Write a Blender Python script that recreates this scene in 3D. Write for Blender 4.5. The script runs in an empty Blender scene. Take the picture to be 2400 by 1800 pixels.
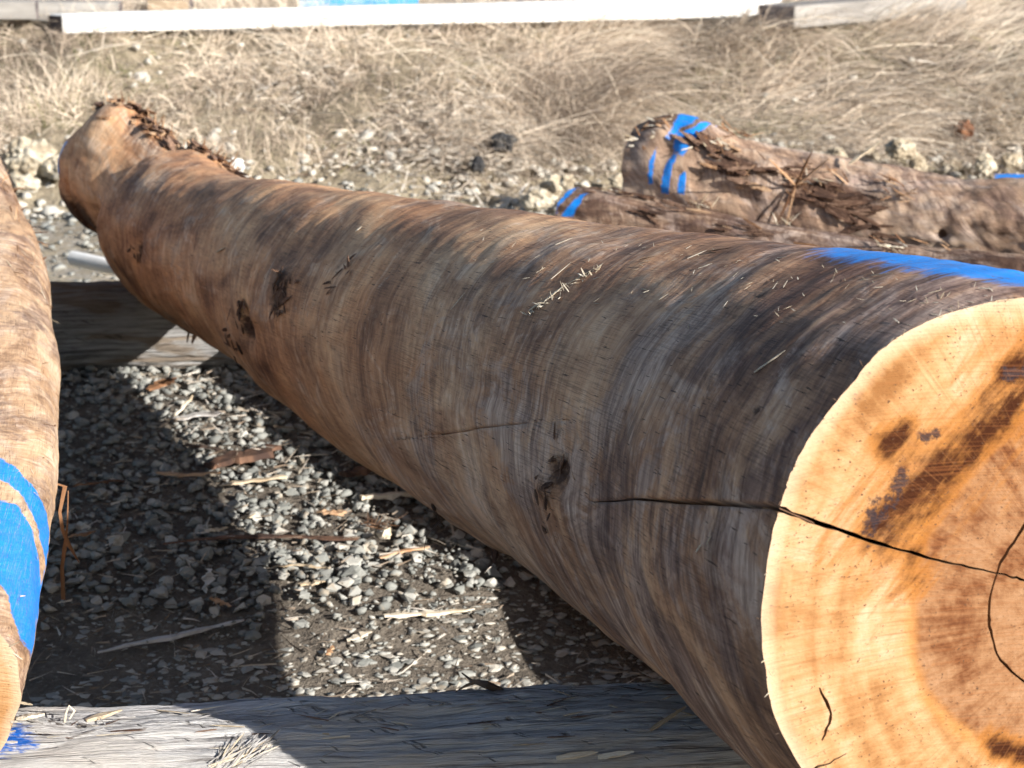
import bpy, bmesh, math, random
import numpy as np
from mathutils import Vector, Matrix, noise as mnoise
from mathutils.geometry import delaunay_2d_cdt

SC = bpy.context.scene
COL = SC.collection
rnd = random.Random(11)
rng = np.random.default_rng(5)
R = math.radians

# ------------------------------------------------------------------ camera, sky, sun, exposure
CAM_H, PITCH, LENS = 1.6, R(15.5), 75.0
cam_d = bpy.data.cameras.new('camera')
cam = bpy.data.objects.new('camera', cam_d); COL.objects.link(cam)
cam.location = (0, 0, CAM_H); cam.rotation_euler = (R(90) - PITCH, 0, 0)
cam_d.lens = LENS; cam_d.sensor_width = 36; cam_d.clip_start = 0.05; cam_d.clip_end = 2000
cam_d.dof.use_dof = True; cam_d.dof.focus_distance = 3.25; cam_d.dof.aperture_fstop = 9.0
SC.camera = cam

SUN_AZ, SUN_EL = R(50), R(22)          # right of straight behind the camera, above the horizon
world = bpy.data.worlds.new('World'); SC.world = world; world.use_nodes = True
wn = world.node_tree.nodes; wl = world.node_tree.links
sky = wn.new('ShaderNodeTexSky'); sky.sky_type = 'NISHITA'; sky.sun_disc = False
sky.sun_elevation = SUN_EL; sky.sun_rotation = R(180) - SUN_AZ
wl.new(sky.outputs[0], wn['Background'].inputs[0]); wn['Background'].inputs[1].default_value = 0.072
sd = Vector((math.sin(SUN_AZ) * math.cos(SUN_EL), -math.cos(SUN_AZ) * math.cos(SUN_EL), math.sin(SUN_EL)))
sun_d = bpy.data.lights.new('sun', 'SUN'); sun_d.energy = 5.0; sun_d.angle = R(0.53); sun_d.color = (1.0, 0.955, 0.89)
sun = bpy.data.objects.new('sun', sun_d); COL.objects.link(sun)
sun.rotation_euler = sd.to_track_quat('Z', 'Y').to_euler(); sun.location = (8, -4, 8)
SC.view_settings.view_transform = 'Standard'; SC.view_settings.look = 'None'
SC.view_settings.exposure = 1.15; SC.view_settings.gamma = 1.0; SC.view_settings.use_curve_mapping = False
SC.cycles.use_denoising = True; SC.cycles.use_adaptive_sampling = True; SC.cycles.adaptive_threshold = .02
SC.cycles.max_bounces = 6; SC.cycles.diffuse_bounces = 3; SC.cycles.glossy_bounces = 2; SC.cycles.transmission_bounces = 3; SC.cycles.caustics_reflective = False; SC.cycles.caustics_refractive = False

# ------------------------------------------------------------------ helpers
FPX = 5000.0
fw = np.array([0, math.cos(PITCH), -math.sin(PITCH)]); upv = np.array([0, math.sin(PITCH), math.cos(PITCH)])
CP = np.array([0, 0, CAM_H])
def ray(x, y): return fw + np.array([(x - 1200) / FPX, 0, 0]) - upv * (y - 900) / FPX
def at_z(x, y, z=0.0):
    d = ray(x, y); return CP + d * ((z - CAM_H) / d[2])
def at_Y(x, y, Y):
    d = ray(x, y); return CP + d * (Y / d[1])
def proj(P):
    q = np.asarray(P, float) - CP; z = q @ fw
    return np.stack([1200 + FPX * q[..., 0] / z, 900 - FPX * (q @ upv) / z], -1)

def tag(o, label=None, cat=None, group=None, kind=None):
    if label: o['label'] = label
    if cat: o['category'] = cat; o['kind'] = 'thing'
    if group: o['group'] = group
    if kind: o['kind'] = kind
    return o
def empty(name, loc=(0, 0, 0)):
    o = bpy.data.objects.new(name, None); COL.objects.link(o); o.location = loc; o.empty_display_size = .1
    return o
def link(name, me, mat=None, parent=None, smooth=True):
    if mat is not None and not me.materials: me.materials.append(mat)
    o = bpy.data.objects.new(name, me); COL.objects.link(o)
    if parent is not None:
        o.parent = parent; o.matrix_parent_inverse = Matrix.Translation(parent.location).inverted()
    if smooth and len(me.polygons): me.polygons.foreach_set('use_smooth', np.ones(len(me.polygons), bool))
    return o
def mesh_np(name, V, F):
    """V (n,3) floats, F (m,k) ints"""
    V = np.asarray(V, np.float32); F = np.asarray(F, np.int32); k = F.shape[1]
    me = bpy.data.meshes.new(name); me.vertices.add(len(V)); me.vertices.foreach_set('co', V.ravel())
    me.loops.add(F.size); me.loops.foreach_set('vertex_index', F.ravel())
    me.polygons.add(len(F)); me.polygons.foreach_set('loop_start', np.arange(0, F.size, k, dtype=np.int32))
    me.update(calc_edges=True); me.validate()
    return me
def fattr(me, name, arr):
    a = me.attributes.new(name, 'FLOAT', 'POINT'); a.data.foreach_set('value', np.asarray(arr, np.float32).ravel())
def vattr(me, name, arr):
    a = me.attributes.new(name, 'FLOAT_VECTOR', 'POINT'); a.data.foreach_set('vector', np.asarray(arr, np.float32).ravel())
def smooth01(x): x = np.clip(x, 0, 1); return x * x * (3 - 2 * x)
def nz(v): return mnoise.noise(Vector(v))
def vnoise(P, octv=3):
    """fractal noise for an (n,3) array"""
    P = np.asarray(P, float); out = np.zeros(len(P))
    for i, p in enumerate(P): out[i] = mnoise.fractal(p, 0.9, 2.1, octv)
    return out

class NT:
    def __init__(s, name):
        s.m = bpy.data.materials.new(name); s.m.use_nodes = True
        s.t = s.m.node_tree; s.b = s.t.nodes['Principled BSDF']; s.b.inputs['Roughness'].default_value = .8
        s.b.inputs['Specular IOR Level'].default_value = .25
    def n(s, t, **k):
        o = s.t.nodes.new(t)
        for a, v in k.items(): setattr(o, a, v)
        return o
    def set(s, sock, v):
        if isinstance(v, bpy.types.NodeSocket): s.t.links.new(v, sock)
        elif v is not None: sock.default_value = v
    def math(s, op, a, b=None, c=None, clamp=False):
        o = s.n('ShaderNodeMath', operation=op, use_clamp=clamp)
        s.set(o.inputs[0], a); s.set(o.inputs[1], b)
        if c is not None: s.set(o.inputs[2], c)
        return o.outputs[0]
    def comb(s, x, y, z=0.0):
        o = s.n('ShaderNodeCombineXYZ'); s.set(o.inputs[0], x); s.set(o.inputs[1], y); s.set(o.inputs[2], z); return o.outputs[0]
    def sep(s, v):
        o = s.n('ShaderNodeSeparateXYZ'); s.set(o.inputs[0], v); return o.outputs
    def attr(s, name, out='Fac'): return s.n('ShaderNodeAttribute', attribute_name=name).outputs[out]
    def noise(s, vec, scale=1.0, detail=4, rough=.55, dist=0.0):
        o = s.n('ShaderNodeTexNoise'); s.set(o.inputs['Vector'], vec); o.inputs['Scale'].default_value = scale
        o.inputs['Detail'].default_value = detail; o.inputs['Roughness'].default_value = rough; o.inputs['Distortion'].default_value = dist
        return o.outputs['Fac']
    def voro(s, vec, scale=1.0, out='Distance', feature='F1'):
        o = s.n('ShaderNodeTexVoronoi', feature=feature); s.set(o.inputs['Vector'], vec); o.inputs['Scale'].default_value = scale
        return o.outputs[out]
    def ramp(s, f, stops):
        o = s.n('ShaderNodeValToRGB'); s.set(o.inputs[0], f); e = o.color_ramp.elements
        while len(e) < len(stops): e.new(.5)
        for k, (p, c) in enumerate(stops):
            e[k].position = p; e[k].color = (*c, 1) if len(c) == 3 else c
        return o.outputs[0]
    def step(s, v, a, b):                     # smoothstep from a to b
        o = s.n('ShaderNodeMapRange', interpolation_type='SMOOTHSTEP'); s.set(o.inputs[0], v)
        o.inputs[1].default_value = a; o.inputs[2].default_value = b; return o.outputs[0]
    def mix(s, f, a, b, mode='MIX'):
        o = s.n('ShaderNodeMix', data_type='RGBA', blend_type=mode)
        s.set(o.inputs[0], f)
        for i, v in ((6, a), (7, b)):
            s.set(o.inputs[i], (*v, 1) if isinstance(v, tuple) and len(v) == 3 else v)
        return o.outputs[2]
    def bump(s, h, strength=.5, dist=.01):
        o = s.n('ShaderNodeBump'); s.set(o.inputs['Height'], h); o.inputs['Strength'].default_value = strength
        o.inputs['Distance'].default_value = dist; s.t.links.new(o.outputs[0], s.b.inputs['Normal'])
    def color(s, c): s.set(s.b.inputs['Base Color'], (*c, 1) if isinstance(c, tuple) and len(c) == 3 else c)
    def rough(s, r): s.set(s.b.inputs['Roughness'], r)

# ------------------------------------------------------------------ materials
def debarked_mat(name, seed, stops, grey=.5, pitch=.35, warm=.8, sat=.88):
    """peeled log: streaks run round the stem in a slight spiral, fine grain along it"""
    m = NT(name); s_, th, r_ = m.sep(m.attr('lc', 'Vector'))
    wv = m.noise(m.comb(m.math('MULTIPLY', s_, 2.3), m.math('MULTIPLY', th, 1.3), seed + 99), 1, 2, .5)
    hel = m.math('ADD', m.math('ADD', s_, m.math('MULTIPLY', m.math('SUBTRACT', wv, .5), .07)), m.math('MULTIPLY', th, pitch * .25))
    def nse(a, b, k, det, rough=.6, dist=0.0, base=hel): return m.noise(m.comb(m.math('MULTIPLY', base, a), m.math('MULTIPLY', th, b), seed + k), 1, det, rough, dist)
    patch = nse(2.4, 1.0, 0, 5, .68, .5)
    st = nse(10, .6, 3, 6, .74, .25)
    st2 = nse(62, 2.4, 7, 4, .72, .35)
    gv0 = m.attr('grey'); amp = m.math('ADD', .5, m.math('MULTIPLY', gv0, .5))
    stv = m.math('ADD', .5, m.math('MULTIPLY', m.math('SUBTRACT', st, .5), amp))
    v = m.math('ADD', m.math('MULTIPLY', patch, .50), m.math('ADD', m.math('MULTIPLY', stv, .33), m.math('MULTIPLY', st2, .17)))
    c = m.ramp(v, stops)
    wm = nse(3.2, 1.1, 11, 5, .7, .4)
    c = m.mix(m.math('MULTIPLY', m.step(wm, .40, .62), m.math('MULTIPLY', m.math('SUBTRACT', 1.0, m.math('MULTIPLY', m.attr('grey'), .55)), warm)), c, m.mix(1.0, c, (1.06, .90, .73), 'MULTIPLY'))
    g = nse(4.4, 1.2, 20, 6, .74, .5)
    gs = m.math('ADD', g, m.math('MULTIPLY', m.attr('grey'), .075))
    c = m.mix(m.math('MULTIPLY', m.step(gs, .54, .64), grey), c, m.mix(m.step(st2, .35, .65), (.26, .205, .18), (.50, .42, .37)))
    dk = nse(6.0, .8, 31, 6, .76, .5)
    dks = m.math('ADD', dk, m.math('MULTIPLY', m.attr('grey'), .05))
    c = m.mix(m.math('MULTIPLY', m.step(dks, .51, .64), m.math('MULTIPLY', amp, .78)), c, m.mix(m.step(st2, .4, .65), (.10, .06, .055), (.25, .165, .14)))
    gate = m.step(patch, .42, .58)
    mot = nse(5.0, 1.9, 36, 6, .76, .8)
    c = m.mix(m.math('MULTIPLY', m.step(mot, .48, .62), m.math('MULTIPLY', amp, .68)), c, m.mix(1.0, c, (.46, .39, .39), 'MULTIPLY'))
    mo2 = nse(3.6, 2.0, 38, 6, .76, 1.0)
    c = m.mix(m.math('MULTIPLY', m.step(mo2, .53, .66), .55), c, m.mix(m.step(st2, .36, .62), (.24, .18, .145), (.60, .50, .42)))
    lt = nse(44, 1.2, 43, 4, .65, .3)
    c = m.mix(m.math('MULTIPLY', m.step(lt, .57, .70), m.math('ADD', .08, m.math('MULTIPLY', gate, .32))), c, (.66, .54, .43))
    ld = nse(50, 1.3, 47, 4, .65, .3)
    c = m.mix(m.math('MULTIPLY', m.step(ld, .58, .70), m.math('MULTIPLY', m.math('SUBTRACT', amp, .35), m.math('SUBTRACT', .75, m.math('MULTIPLY', gate, .5)))), c, (.085, .048, .037))
    gr = nse(16, 170, 50, 4, .65, 0, s_)
    c = m.mix(m.math('MULTIPLY', m.math('MULTIPLY', m.step(gr, .54, .36), m.step(mo2, .58, .42)), .55), c, m.mix(.7, c, (.03, .02, .02)))
    pit = nse(26, 95, 60, 2, .5, 0, s_)
    c = m.mix(m.math('MULTIPLY', m.step(pit, .675, .72), .8), c, (.045, .03, .025))
    gv = m.attr('grey')
    c = m.mix(gv, m.mix(1.0, c, (1.10, 1.03, .93), 'MULTIPLY'), m.mix(1.0, c, (.97, .905, .90), 'MULTIPLY'))
    gm_ = m.n('ShaderNodeGamma'); m.set(gm_.inputs[0], c); gm_.inputs[1].default_value = 1.2
    hs_ = m.n('ShaderNodeHueSaturation'); m.set(hs_.inputs['Color'], gm_.outputs[0]); hs_.inputs['Saturation'].default_value = sat; hs_.inputs['Hue'].default_value = .504; hs_.inputs['Value'].default_value = 1.22
    c = hs_.outputs[0]
    d = m.attr('dark')
    kn = nse(60, 22, 80, 3, .6, 0, s_)
    dm = m.step(m.math('ADD', d, m.math('MULTIPLY', m.math('SUBTRACT', kn, .5), .9)), .35, .75)
    c = m.mix(m.math('MULTIPLY', dm, m.math('MULTIPLY', d, 1.6, clamp=True)), c, (.075, .04, .026))
    pn = nse(55, 14, 90, 4, .7, 0, s_)
    pm = m.step(m.math('ADD', m.attr('paint'), m.math('ADD', m.math('MULTIPLY', m.math('SUBTRACT', pn, .5), .5), m.math('MULTIPLY', m.math('SUBTRACT', st2, .5), .9))), .36, .66)
    pm = m.math('MULTIPLY', pm, m.math('SUBTRACT', 1.0, m.math('MULTIPLY', m.step(pit, .64, .70), .8)))
    c = m.mix(m.math('MULTIPLY', pm, m.math('ADD', .72, m.math('MULTIPLY', m.step(gr, .34, .52), .26))), c, m.mix(st2, (.002, .17, .62), (.004, .25, .76)))
    m.color(c); m.rough(m.math('SUBTRACT', .74, m.math('MULTIPLY', pm, .25)))
    h = m.math('ADD', m.math('MULTIPLY', st2, .6), m.math('MULTIPLY', gr, .4))
    h = m.math('ADD', h, m.math('MULTIPLY', m.math('MULTIPLY', kn, d), 2.5))
    m.bump(h, .75, .005)
    return m.m
TAN = [(.37, (.11, .06, .042)), (.435, (.23, .13, .08)), (.49, (.39, .235, .135)), (.54, (.50, .33, .20)), (.62, (.62, .47, .34))]
M_MAIN = debarked_mat('peeled_main', 1.3, TAN, .65)
M_LEFT = debarked_mat('peeled_left', 21.7, [(.37, (.17, .105, .065)), (.435, (.30, .195, .12)), (.49, (.42, .29, .18)), (.54, (.49, .365, .25)), (.62, (.55, .46, .36))], .45, .9, .3)
M_BIG = debarked_mat('peeled_dark', 41.1, [(.37, (.09, .055, .04)), (.435, (.19, .12, .08)), (.49, (.32, .215, .14)), (.54, (.43, .315, .22)), (.62, (.52, .42, .33))], .75, .5, .4, .8)
M_SMALL = debarked_mat('peeled_small', 61.1, [(.37, (.05, .028, .022)), (.435, (.11, .06, .04)), (.49, (.18, .105, .066)), (.54, (.33, .23, .155)), (.62, (.45, .36, .28))], .6, .2, .5, .8)

def weathered_mat(name, seed, base=1.0, warm=0.0, bleach=1.0):
    m = NT(name); s_, th, r_ = m.sep(m.attr('lc', 'Vector'))
    f1 = m.noise(m.comb(m.math('MULTIPLY', s_, 3.2), m.math('MULTIPLY', th, 22), seed), 1, 7, .75, .15)
    f2 = m.noise(m.comb(m.math('MULTIPLY', s_, 14), m.math('MULTIPLY', th, 130), seed + 4), 1, 5, .72, .1)
    p = m.noise(m.comb(m.math('MULTIPLY', s_, 3.5), m.math('MULTIPLY', th, 2.2), seed + 9), 1, 4, .6, .5)
    v = m.math('ADD', m.math('MULTIPLY', f1, .45), m.math('ADD', m.math('MULTIPLY', f2, .35), m.math('MULTIPLY', p, .2)))
    k = base
    c = m.ramp(v, [(.37, (.06 * k, .052 * k, .05 * k)), (.44, (.22 * k * bleach, .205 * k * bleach, .2 * k * bleach)), (.49, (.46 * k * bleach, .445 * k * bleach, .435 * k * bleach)), (.55, (.62 * k, .61 * k, .595 * k))])
    c = m.mix(m.math('MULTIPLY', m.step(p, .50, .62), .45 + warm), c, m.mix(m.step(f2, .35, .62), (.14 * k, .095 * k, .065 * k), (.42 * k, .32 * k, .22 * k)))
    # slanting saw kerfs and drying splits
    dg = m.math('ADD', m.math('MULTIPLY', s_, 11), m.math('MULTIPLY', th, 2.6))
    kv = m.voro(m.comb(dg, m.math('MULTIPLY', th, .15), seed), 1.0, 'Distance', 'DISTANCE_TO_EDGE')
    kl = m.math('MULTIPLY', m.step(kv, .022, .004), m.step(m.noise(m.comb(m.math('MULTIPLY', s_, 7), m.math('MULTIPLY', th, 7), seed + 30), 1, 3), .53, .60))
    sp = m.noise(m.comb(m.math('MULTIPLY', s_, 1.1), m.math('MULTIPLY', th, 9), seed + 17), 1, 2, .4)
    sl = m.step(m.math('ABSOLUTE', m.math('SUBTRACT', sp, .5)), .008, .0)
    ln = m.math('MAXIMUM', kl, m.math('MULTIPLY', sl, .8))
    c = m.mix(m.math('MULTIPLY', ln, .55), c, (.06, .045, .035))
    pn = m.noise(m.comb(m.math('MULTIPLY', s_, 50), m.math('MULTIPLY', th, 30), seed + 40), 1, 5, .7)
    pm = m.step(m.math('ADD', m.attr('paint'), m.math('MULTIPLY', m.math('SUBTRACT', pn, .5), 1.3)), .4, .75)
    c = m.mix(pm, c, (.01, .15, .66))
    m.color(c); m.rough(.88)
    m.bump(m.math('SUBTRACT', m.math('ADD', m.math('MULTIPLY', f1, .8), m.math('MULTIPLY', f2, .7)), m.math('MULTIPLY', ln, .9)), 1.0, .018)
    return m.m
M_BEARER = weathered_mat('weathered_bearer', 3.1, 1.35, -.2, 1.22)
M_BEARER2 = weathered_mat('weathered_bearer_tan', 13.1, .92, .35)

def face_mat(name, pale=False):
    """sawn end: attribute fc = position in the cut plane from the pith; heart/stain masks per vertex"""
    m = NT(name); x, y, _ = m.sep(m.attr('fc', 'Vector'))
    rho = m.math('SQRT', m.math('ADD', m.math('MULTIPLY', x, x), m.math('MULTIPLY', y, y)))
    ang = m.math('ARCTAN2', y, m.math('MULTIPLY', x, -1.0))
    ray_ = m.noise(m.comb(m.math('MULTIPLY', ang, 26), m.math('MULTIPLY', rho, 3.5), 2.0), 1, 5, .7)
    rayf = m.noise(m.comb(m.math('MULTIPLY', ang, 95), m.math('MULTIPLY', rho, 6), 5.0), 1, 3, .6)
    ring = m.noise(m.comb(m.math('MULTIPLY', rho, 46), m.math('MULTIPLY', ang, .9), 9.0), 1, 3, .5, .3)
    blot = m.noise(m.comb(x, y, 3.0), 9, 5, .6, .4)
    fine = m.noise(m.comb(x, y, 12.0), 60, 4, .65)
    al = m.math('MULTIPLY', m.math('ADD', x, y), .707); ac = m.math('MULTIPLY', m.math('SUBTRACT', y, x), .707)
    smear = m.noise(m.comb(m.math('MULTIPLY', al, 9), m.math('MULTIPLY', ac, 45), 21.0), 1, 5, .7, .3)
    sap = m.ramp(m.math('ADD', m.math('MULTIPLY', blot, .5), m.math('ADD', m.math('MULTIPLY', ring, .2), m.math('ADD', m.math('MULTIPLY', ray_, .2), m.math('MULTIPLY', fine, .1)))),
                 [(.38, (.20, .09, .032)), (.45, (.31, .163, .068)), (.52, (.385, .23, .115)), (.60, (.44, .30, .19))])
    hrt = m.ramp(m.math('ADD', m.math('MULTIPLY', blot, .5), m.math('ADD', m.math('MULTIPLY', ray_, .22), m.math('MULTIPLY', fine, .28))),
                 [(.36, (.06, .018, .008)), (.43, (.13, .052, .022)), (.51, (.225, .115, .056)), (.64, (.31, .185, .105))])
    hm = m.step(m.math('ADD', m.attr('heart'), m.math('ADD', m.math('MULTIPLY', m.math('SUBTRACT', blot, .5), .5), m.math('MULTIPLY', m.math('SUBTRACT', ray_, .5), .5))), .40, .60)
    c = m.mix(hm, sap, hrt)
    rimh = m.math('MULTIPLY', m.step(m.attr('heart'), .1, .45), m.step(m.attr('heart'), .75, .5))
    c = m.mix(m.math('MULTIPLY', rimh, .45), c, (.36, .155, .035))
    edge = m.math('ADD', m.attr('stain'), m.math('ADD', m.math('MULTIPLY', m.math('SUBTRACT', blot, .5), .8), m.math('MULTIPLY', m.math('SUBTRACT', smear, .5), 1.3)))
    og = m.step(m.math('ADD', edge, m.math('MULTIPLY', m.math('SUBTRACT', ray_, .5), .3)), .12, .55)
    c = m.mix(m.math('MULTIPLY', og, .8), c, (.27, .105, .022))
    dk = m.step(m.math('ADD', edge, m.math('MULTIPLY', m.math('SUBTRACT', fine, .5), .5)), .42, .90)
    c = m.mix(m.math('MULTIPLY', dk, .96), c, (.024, .006, .003))
    bl = m.step(m.math('ADD', m.attr('black'), m.math('MULTIPLY', m.math('SUBTRACT', m.noise(m.comb(x, y, 31.0), 45, 4, .7), .5), 1.9)), .42, .66)
    c = m.mix(m.math('MULTIPLY', bl, .9), c, (.018, .012, .016))
    # saw lines: near parallel, slightly arched
    sw = m.math('ADD', m.math('MULTIPLY', y, 1.0), m.math('ADD', m.math('MULTIPLY', x, .16), m.math('MULTIPLY', m.math('MULTIPLY', x, x), .35)))
    saw = m.noise(m.comb(m.math('MULTIPLY', sw, 330), m.math('MULTIPLY', x, 7), 1.0), 1, 2, .5)
    c = m.mix(m.math('MULTIPLY', m.step(saw, .48, .70), .45), c, m.mix(.5, c, (.25, .09, .03)))
    c = m.mix(m.math('MULTIPLY', m.step(rayf, .54, .70), .34), c, (.20, .085, .032))
    spk = m.noise(m.comb(m.math('MULTIPLY', x, 210), m.math('MULTIPLY', y, 250), 6.0), 1, 2, .5)
    spk2 = m.noise(m.comb(m.math('MULTIPLY', x, 30), m.math('MULTIPLY', y, 30), 8.0), 1, 2, .5)
    c = m.mix(m.math('MULTIPLY', m.step(spk, .625, .68), m.step(spk2, .40, .60)), c, (.08, .042, .024))
    c = m.mix(m.math('MULTIPLY', m.attr('rim'), .55), c, (.52, .43, .32))
    m.color(c); m.rough(m.math('SUBTRACT', .95, m.math('MULTIPLY', bl, .35))); m.b.inputs['Specular IOR Level'].default_value = .08
    m.bump(m.math('ADD', m.math('MULTIPLY', saw, .9), m.math('ADD', m.math('MULTIPLY', rayf, .3), m.math('MULTIPLY', spk, .5))), .6, .003)
    return m.m
M_FACE = face_mat('sawn_end')
def plain_mat(name, cols, scale=30, bumpd=.004, rough=.85, stretch=(1, 1, 1), rand=.5):
    m = NT(name); tc = m.n('ShaderNodeTexCoord').outputs['Object']
    mp = m.n('ShaderNodeMapping'); m.set(mp.inputs[0], tc); mp.inputs['Scale'].default_value = stretch
    oi = m.n('ShaderNodeObjectInfo')
    v = m.noise(mp.outputs[0], scale, 5, .6, .3)
    v2 = m.math('ADD', v, m.math('MULTIPLY', m.math('SUBTRACT', oi.outputs['Random'], .5), .3 * rand))
    n = len(cols); m.color(m.ramp(v2, [(.32 + .36 * i / max(1, n - 1), c) for i, c in enumerate(cols)]))
    m.rough(rough); m.bump(v, .7, bumpd); return m.m
M_BARK = plain_mat('orange_bark', [(.09, .042, .022), (.21, .105, .052), (.34, .19, .10), (.47, .31, .19)], 14, .004, .85, (1, 1, .25), 1.2)
M_BARKD = plain_mat('brown_bark', [(.045, .026, .02), (.10, .055, .036), (.18, .10, .064), (.28, .18, .125)], 16, .006, .9, (1, 1, .25), 1.0)
M_PALE = plain_mat('pale_wood', [(.34, .26, .17), (.50, .41, .29), (.62, .54, .42), (.70, .64, .54)], 16, .003, .8, (1, 1, .2), 1.0)
M_GREYW = plain_mat('grey_wood', [(.14, .125, .115), (.26, .24, .225), (.40, .38, .36), (.50, .48, .46)], 16, .003, .85, (1, 1, .2), 1.0)
M_TWIG = plain_mat('dark_twig', [(.04, .028, .022), (.09, .06, .045), (.15, .10, .07)], 20, .003)
M_CRACK = plain_mat('crack_wood', [(.16, .085, .04), (.24, .135, .07)], 20, .002)
M_WHITE = plain_mat('white_paint', [(.66, .65, .63), (.78, .775, .76), (.82, .82, .81)], 9, .003, .7, (.3, 1, 1), .1)
M_TIMBER = plain_mat('grey_timber', [(.13, .12, .11), (.23, .215, .20), (.32, .305, .285)], 12, .004, .85, (.12, 1, 1), .5)
M_TIMBERT = plain_mat('tan_timber', [(.24, .17, .11), (.38, .29, .2), (.47, .38, .28)], 12, .004, .85, (.12, 1, 1), .5)
M_BLUEW = plain_mat('flaking_blue', [(.40, .40, .38), (.30, .40, .48), (.08, .30, .58), (.06, .27, .6)], 7, .004, .8, (.35, 1, 1), .1)
M_CLAY = plain_mat('clay_rock', [(.19, .15, .10), (.30, .25, .18), (.43, .38, .295), (.52, .48, .40)], 14, .03, .9)
M_WROCK = plain_mat('white_rock', [(.48, .46, .42), (.62, .60, .56), (.70, .69, .66)], 12, .01, .85)
M_DARKR = plain_mat('dark_rock', [(.012, .012, .014), (.03, .03, .032), (.06, .055, .05)], 14, .02, .8)
M_RUST = plain_mat('rust_wood', [(.06, .025, .012), (.14, .06, .03), (.25, .13, .07)], 12, .02, .9)

def gravel_mat(name, light=1.0):
    m = NT(name); geo = m.n('ShaderNodeNewGeometry'); oi = m.n('ShaderNodeObjectInfo')
    tone = m.math('ADD', m.attr('tone'), m.math('MULTIPLY', oi.outputs['Random'], m.attr('obj')))
    v = m.noise(geo.outputs['Position'], 55, 5, .65)
    k = light
    base = m.ramp(tone, [(.0, (.10 * k, .105 * k, .098 * k)), (.3, (.19 * k, .197 * k, .18 * k)), (.62, (.29 * k, .29 * k, .265 * k)), (.85, (.44 * k, .425 * k, .38 * k)), (1.0, (.50 * k, .455 * k, .385 * k))])
    m.color(m.mix(.28, base, m.mix(v, (.06, .06, .06), (.36, .355, .335)), 'MIX'))
    tn = m.noise(geo.outputs['Position'], 26, 3, .6); cc = m.b.inputs['Base Color'].links[0].from_socket
    cc = m.mix(m.math('MULTIPLY', m.step(tn, .55, .66), .55), cc, (.27 * k, .21 * k, .145 * k)); m.color(cc)
    m.rough(.88); m.bump(v, .6, .005); return m.m
M_GRAV = gravel_mat('gravel_stone', 1.05)

# ------------------------------------------------------------------ ground
def ground_z(x, y):
    """flat yard, then the bank up to a low terrace"""
    toe = 8.45 + .12 * np.sin(x * 1.7 + .6) + .06 * np.sin(x * 4.1)
    t = y - toe
    z = np.where(t > 0, .44 * t, -.065 * smooth01((5.6 - y) / 1.1) - .095 * smooth01((4.55 - y + .1 * np.sin(x * 5)) / .5))
    cap = .60 + .02 * np.sin(x * 2.3)
    z = np.where(z > cap - .1, cap - .1 * np.exp(-(z - cap + .1) / .1), z)
    return z
xs = np.concatenate([[-150, -60, -25, -12, -8, -6, -5], np.arange(-4.2, 4.21, .06), [5, 6, 8, 12, 25, 60, 150]])
ys = np.concatenate([[-60, -20, -6, -1, 1, 2], np.arange(2.4, 11.6, .06), [12.5, 14, 18, 25, 50, 120, 400]])
GX, GY = np.meshgrid(xs, ys); gx, gy = GX.ravel(), GY.ravel()
gz = ground_z(gx, gy)
gn = vnoise(np.c_[gx * 2.3, gy * 2.3, 0 * gx], 4)
amp = np.where(gy > 8.4, .055, .008) * np.clip(1 - (np.abs(gx) - 4) / 8, 0, 1) * np.clip((13 - gy) / 2, 0, 1)
gz = gz + gn * amp
nxg, nyg = len(xs), len(ys)
ii = (np.arange(nyg - 1)[:, None] * nxg + np.arange(nxg - 1)[None]).ravel()
gme = mesh_np('ground', np.c_[gx, gy, gz], np.c_[ii, ii + 1, ii + 1 + nxg, ii + nxg])
mg = NT('yard_ground'); pos = mg.n('ShaderNodeNewGeometry').outputs['Position']
px_, py_, pz_ = mg.sep(pos)
n1 = mg.noise(pos, 1.6, 5, .6); n2 = mg.noise(pos, 14, 6, .7); n3 = mg.noise(pos, 70, 4, .7)
mud = mg.ramp(n2, [(.3, (.08, .067, .055)), (.5, (.145, .122, .098)), (.7, (.21, .18, .145))])
grit = mg.ramp(n3, [(.3, (.18, .155, .125)), (.5, (.36, .32, .265)), (.7, (.54, .50, .43))])
soil = mg.ramp(mg.math('ADD', mg.math('MULTIPLY', n2, .6), mg.math('MULTIPLY', n1, .4)), [(.3, (.10, .08, .058)), (.45, (.22, .18, .125)), (.55, (.36, .30, .21)), (.7, (.50, .43, .31))])
yy = mg.math('ADD', py_, mg.math('MULTIPLY', mg.math('SUBTRACT', n1, .5), .8))
cg = mg.mix(mg.step(yy, 5.6, 6.6), mg.mix(mg.math('MULTIPLY', mg.step(n3, .52, .66), .25), mud, grit), mg.mix(mg.step(n2, .4, .6), grit, soil))
cg = mg.mix(mg.step(yy, 7.9, 8.6), cg, soil)
grn = mg.math('MULTIPLY', mg.step(mg.noise(pos, 3.2, 4, .6), .55, .68), mg.step(py_, 8.5, 9.0))
cg = mg.mix(mg.math('MULTIPLY', grn, .5), cg, (.14, .15, .05))
mg.color(cg); mg.rough(.93); mg.bump(mg.math('ADD', n2, mg.math('MULTIPLY', n3, .6)), 1.0, .03)
def at_g(x, y, h=0.0):
    z = 0.0
    for _ in range(25):
        p = at_z(x, y, z + h); z = float(ground_z(p[0], p[1]))
    return p
ground = tag(link('ground', gme, mg.m), 'gravel yard running back to a low dry earth bank', None, None, 'structure')

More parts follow.
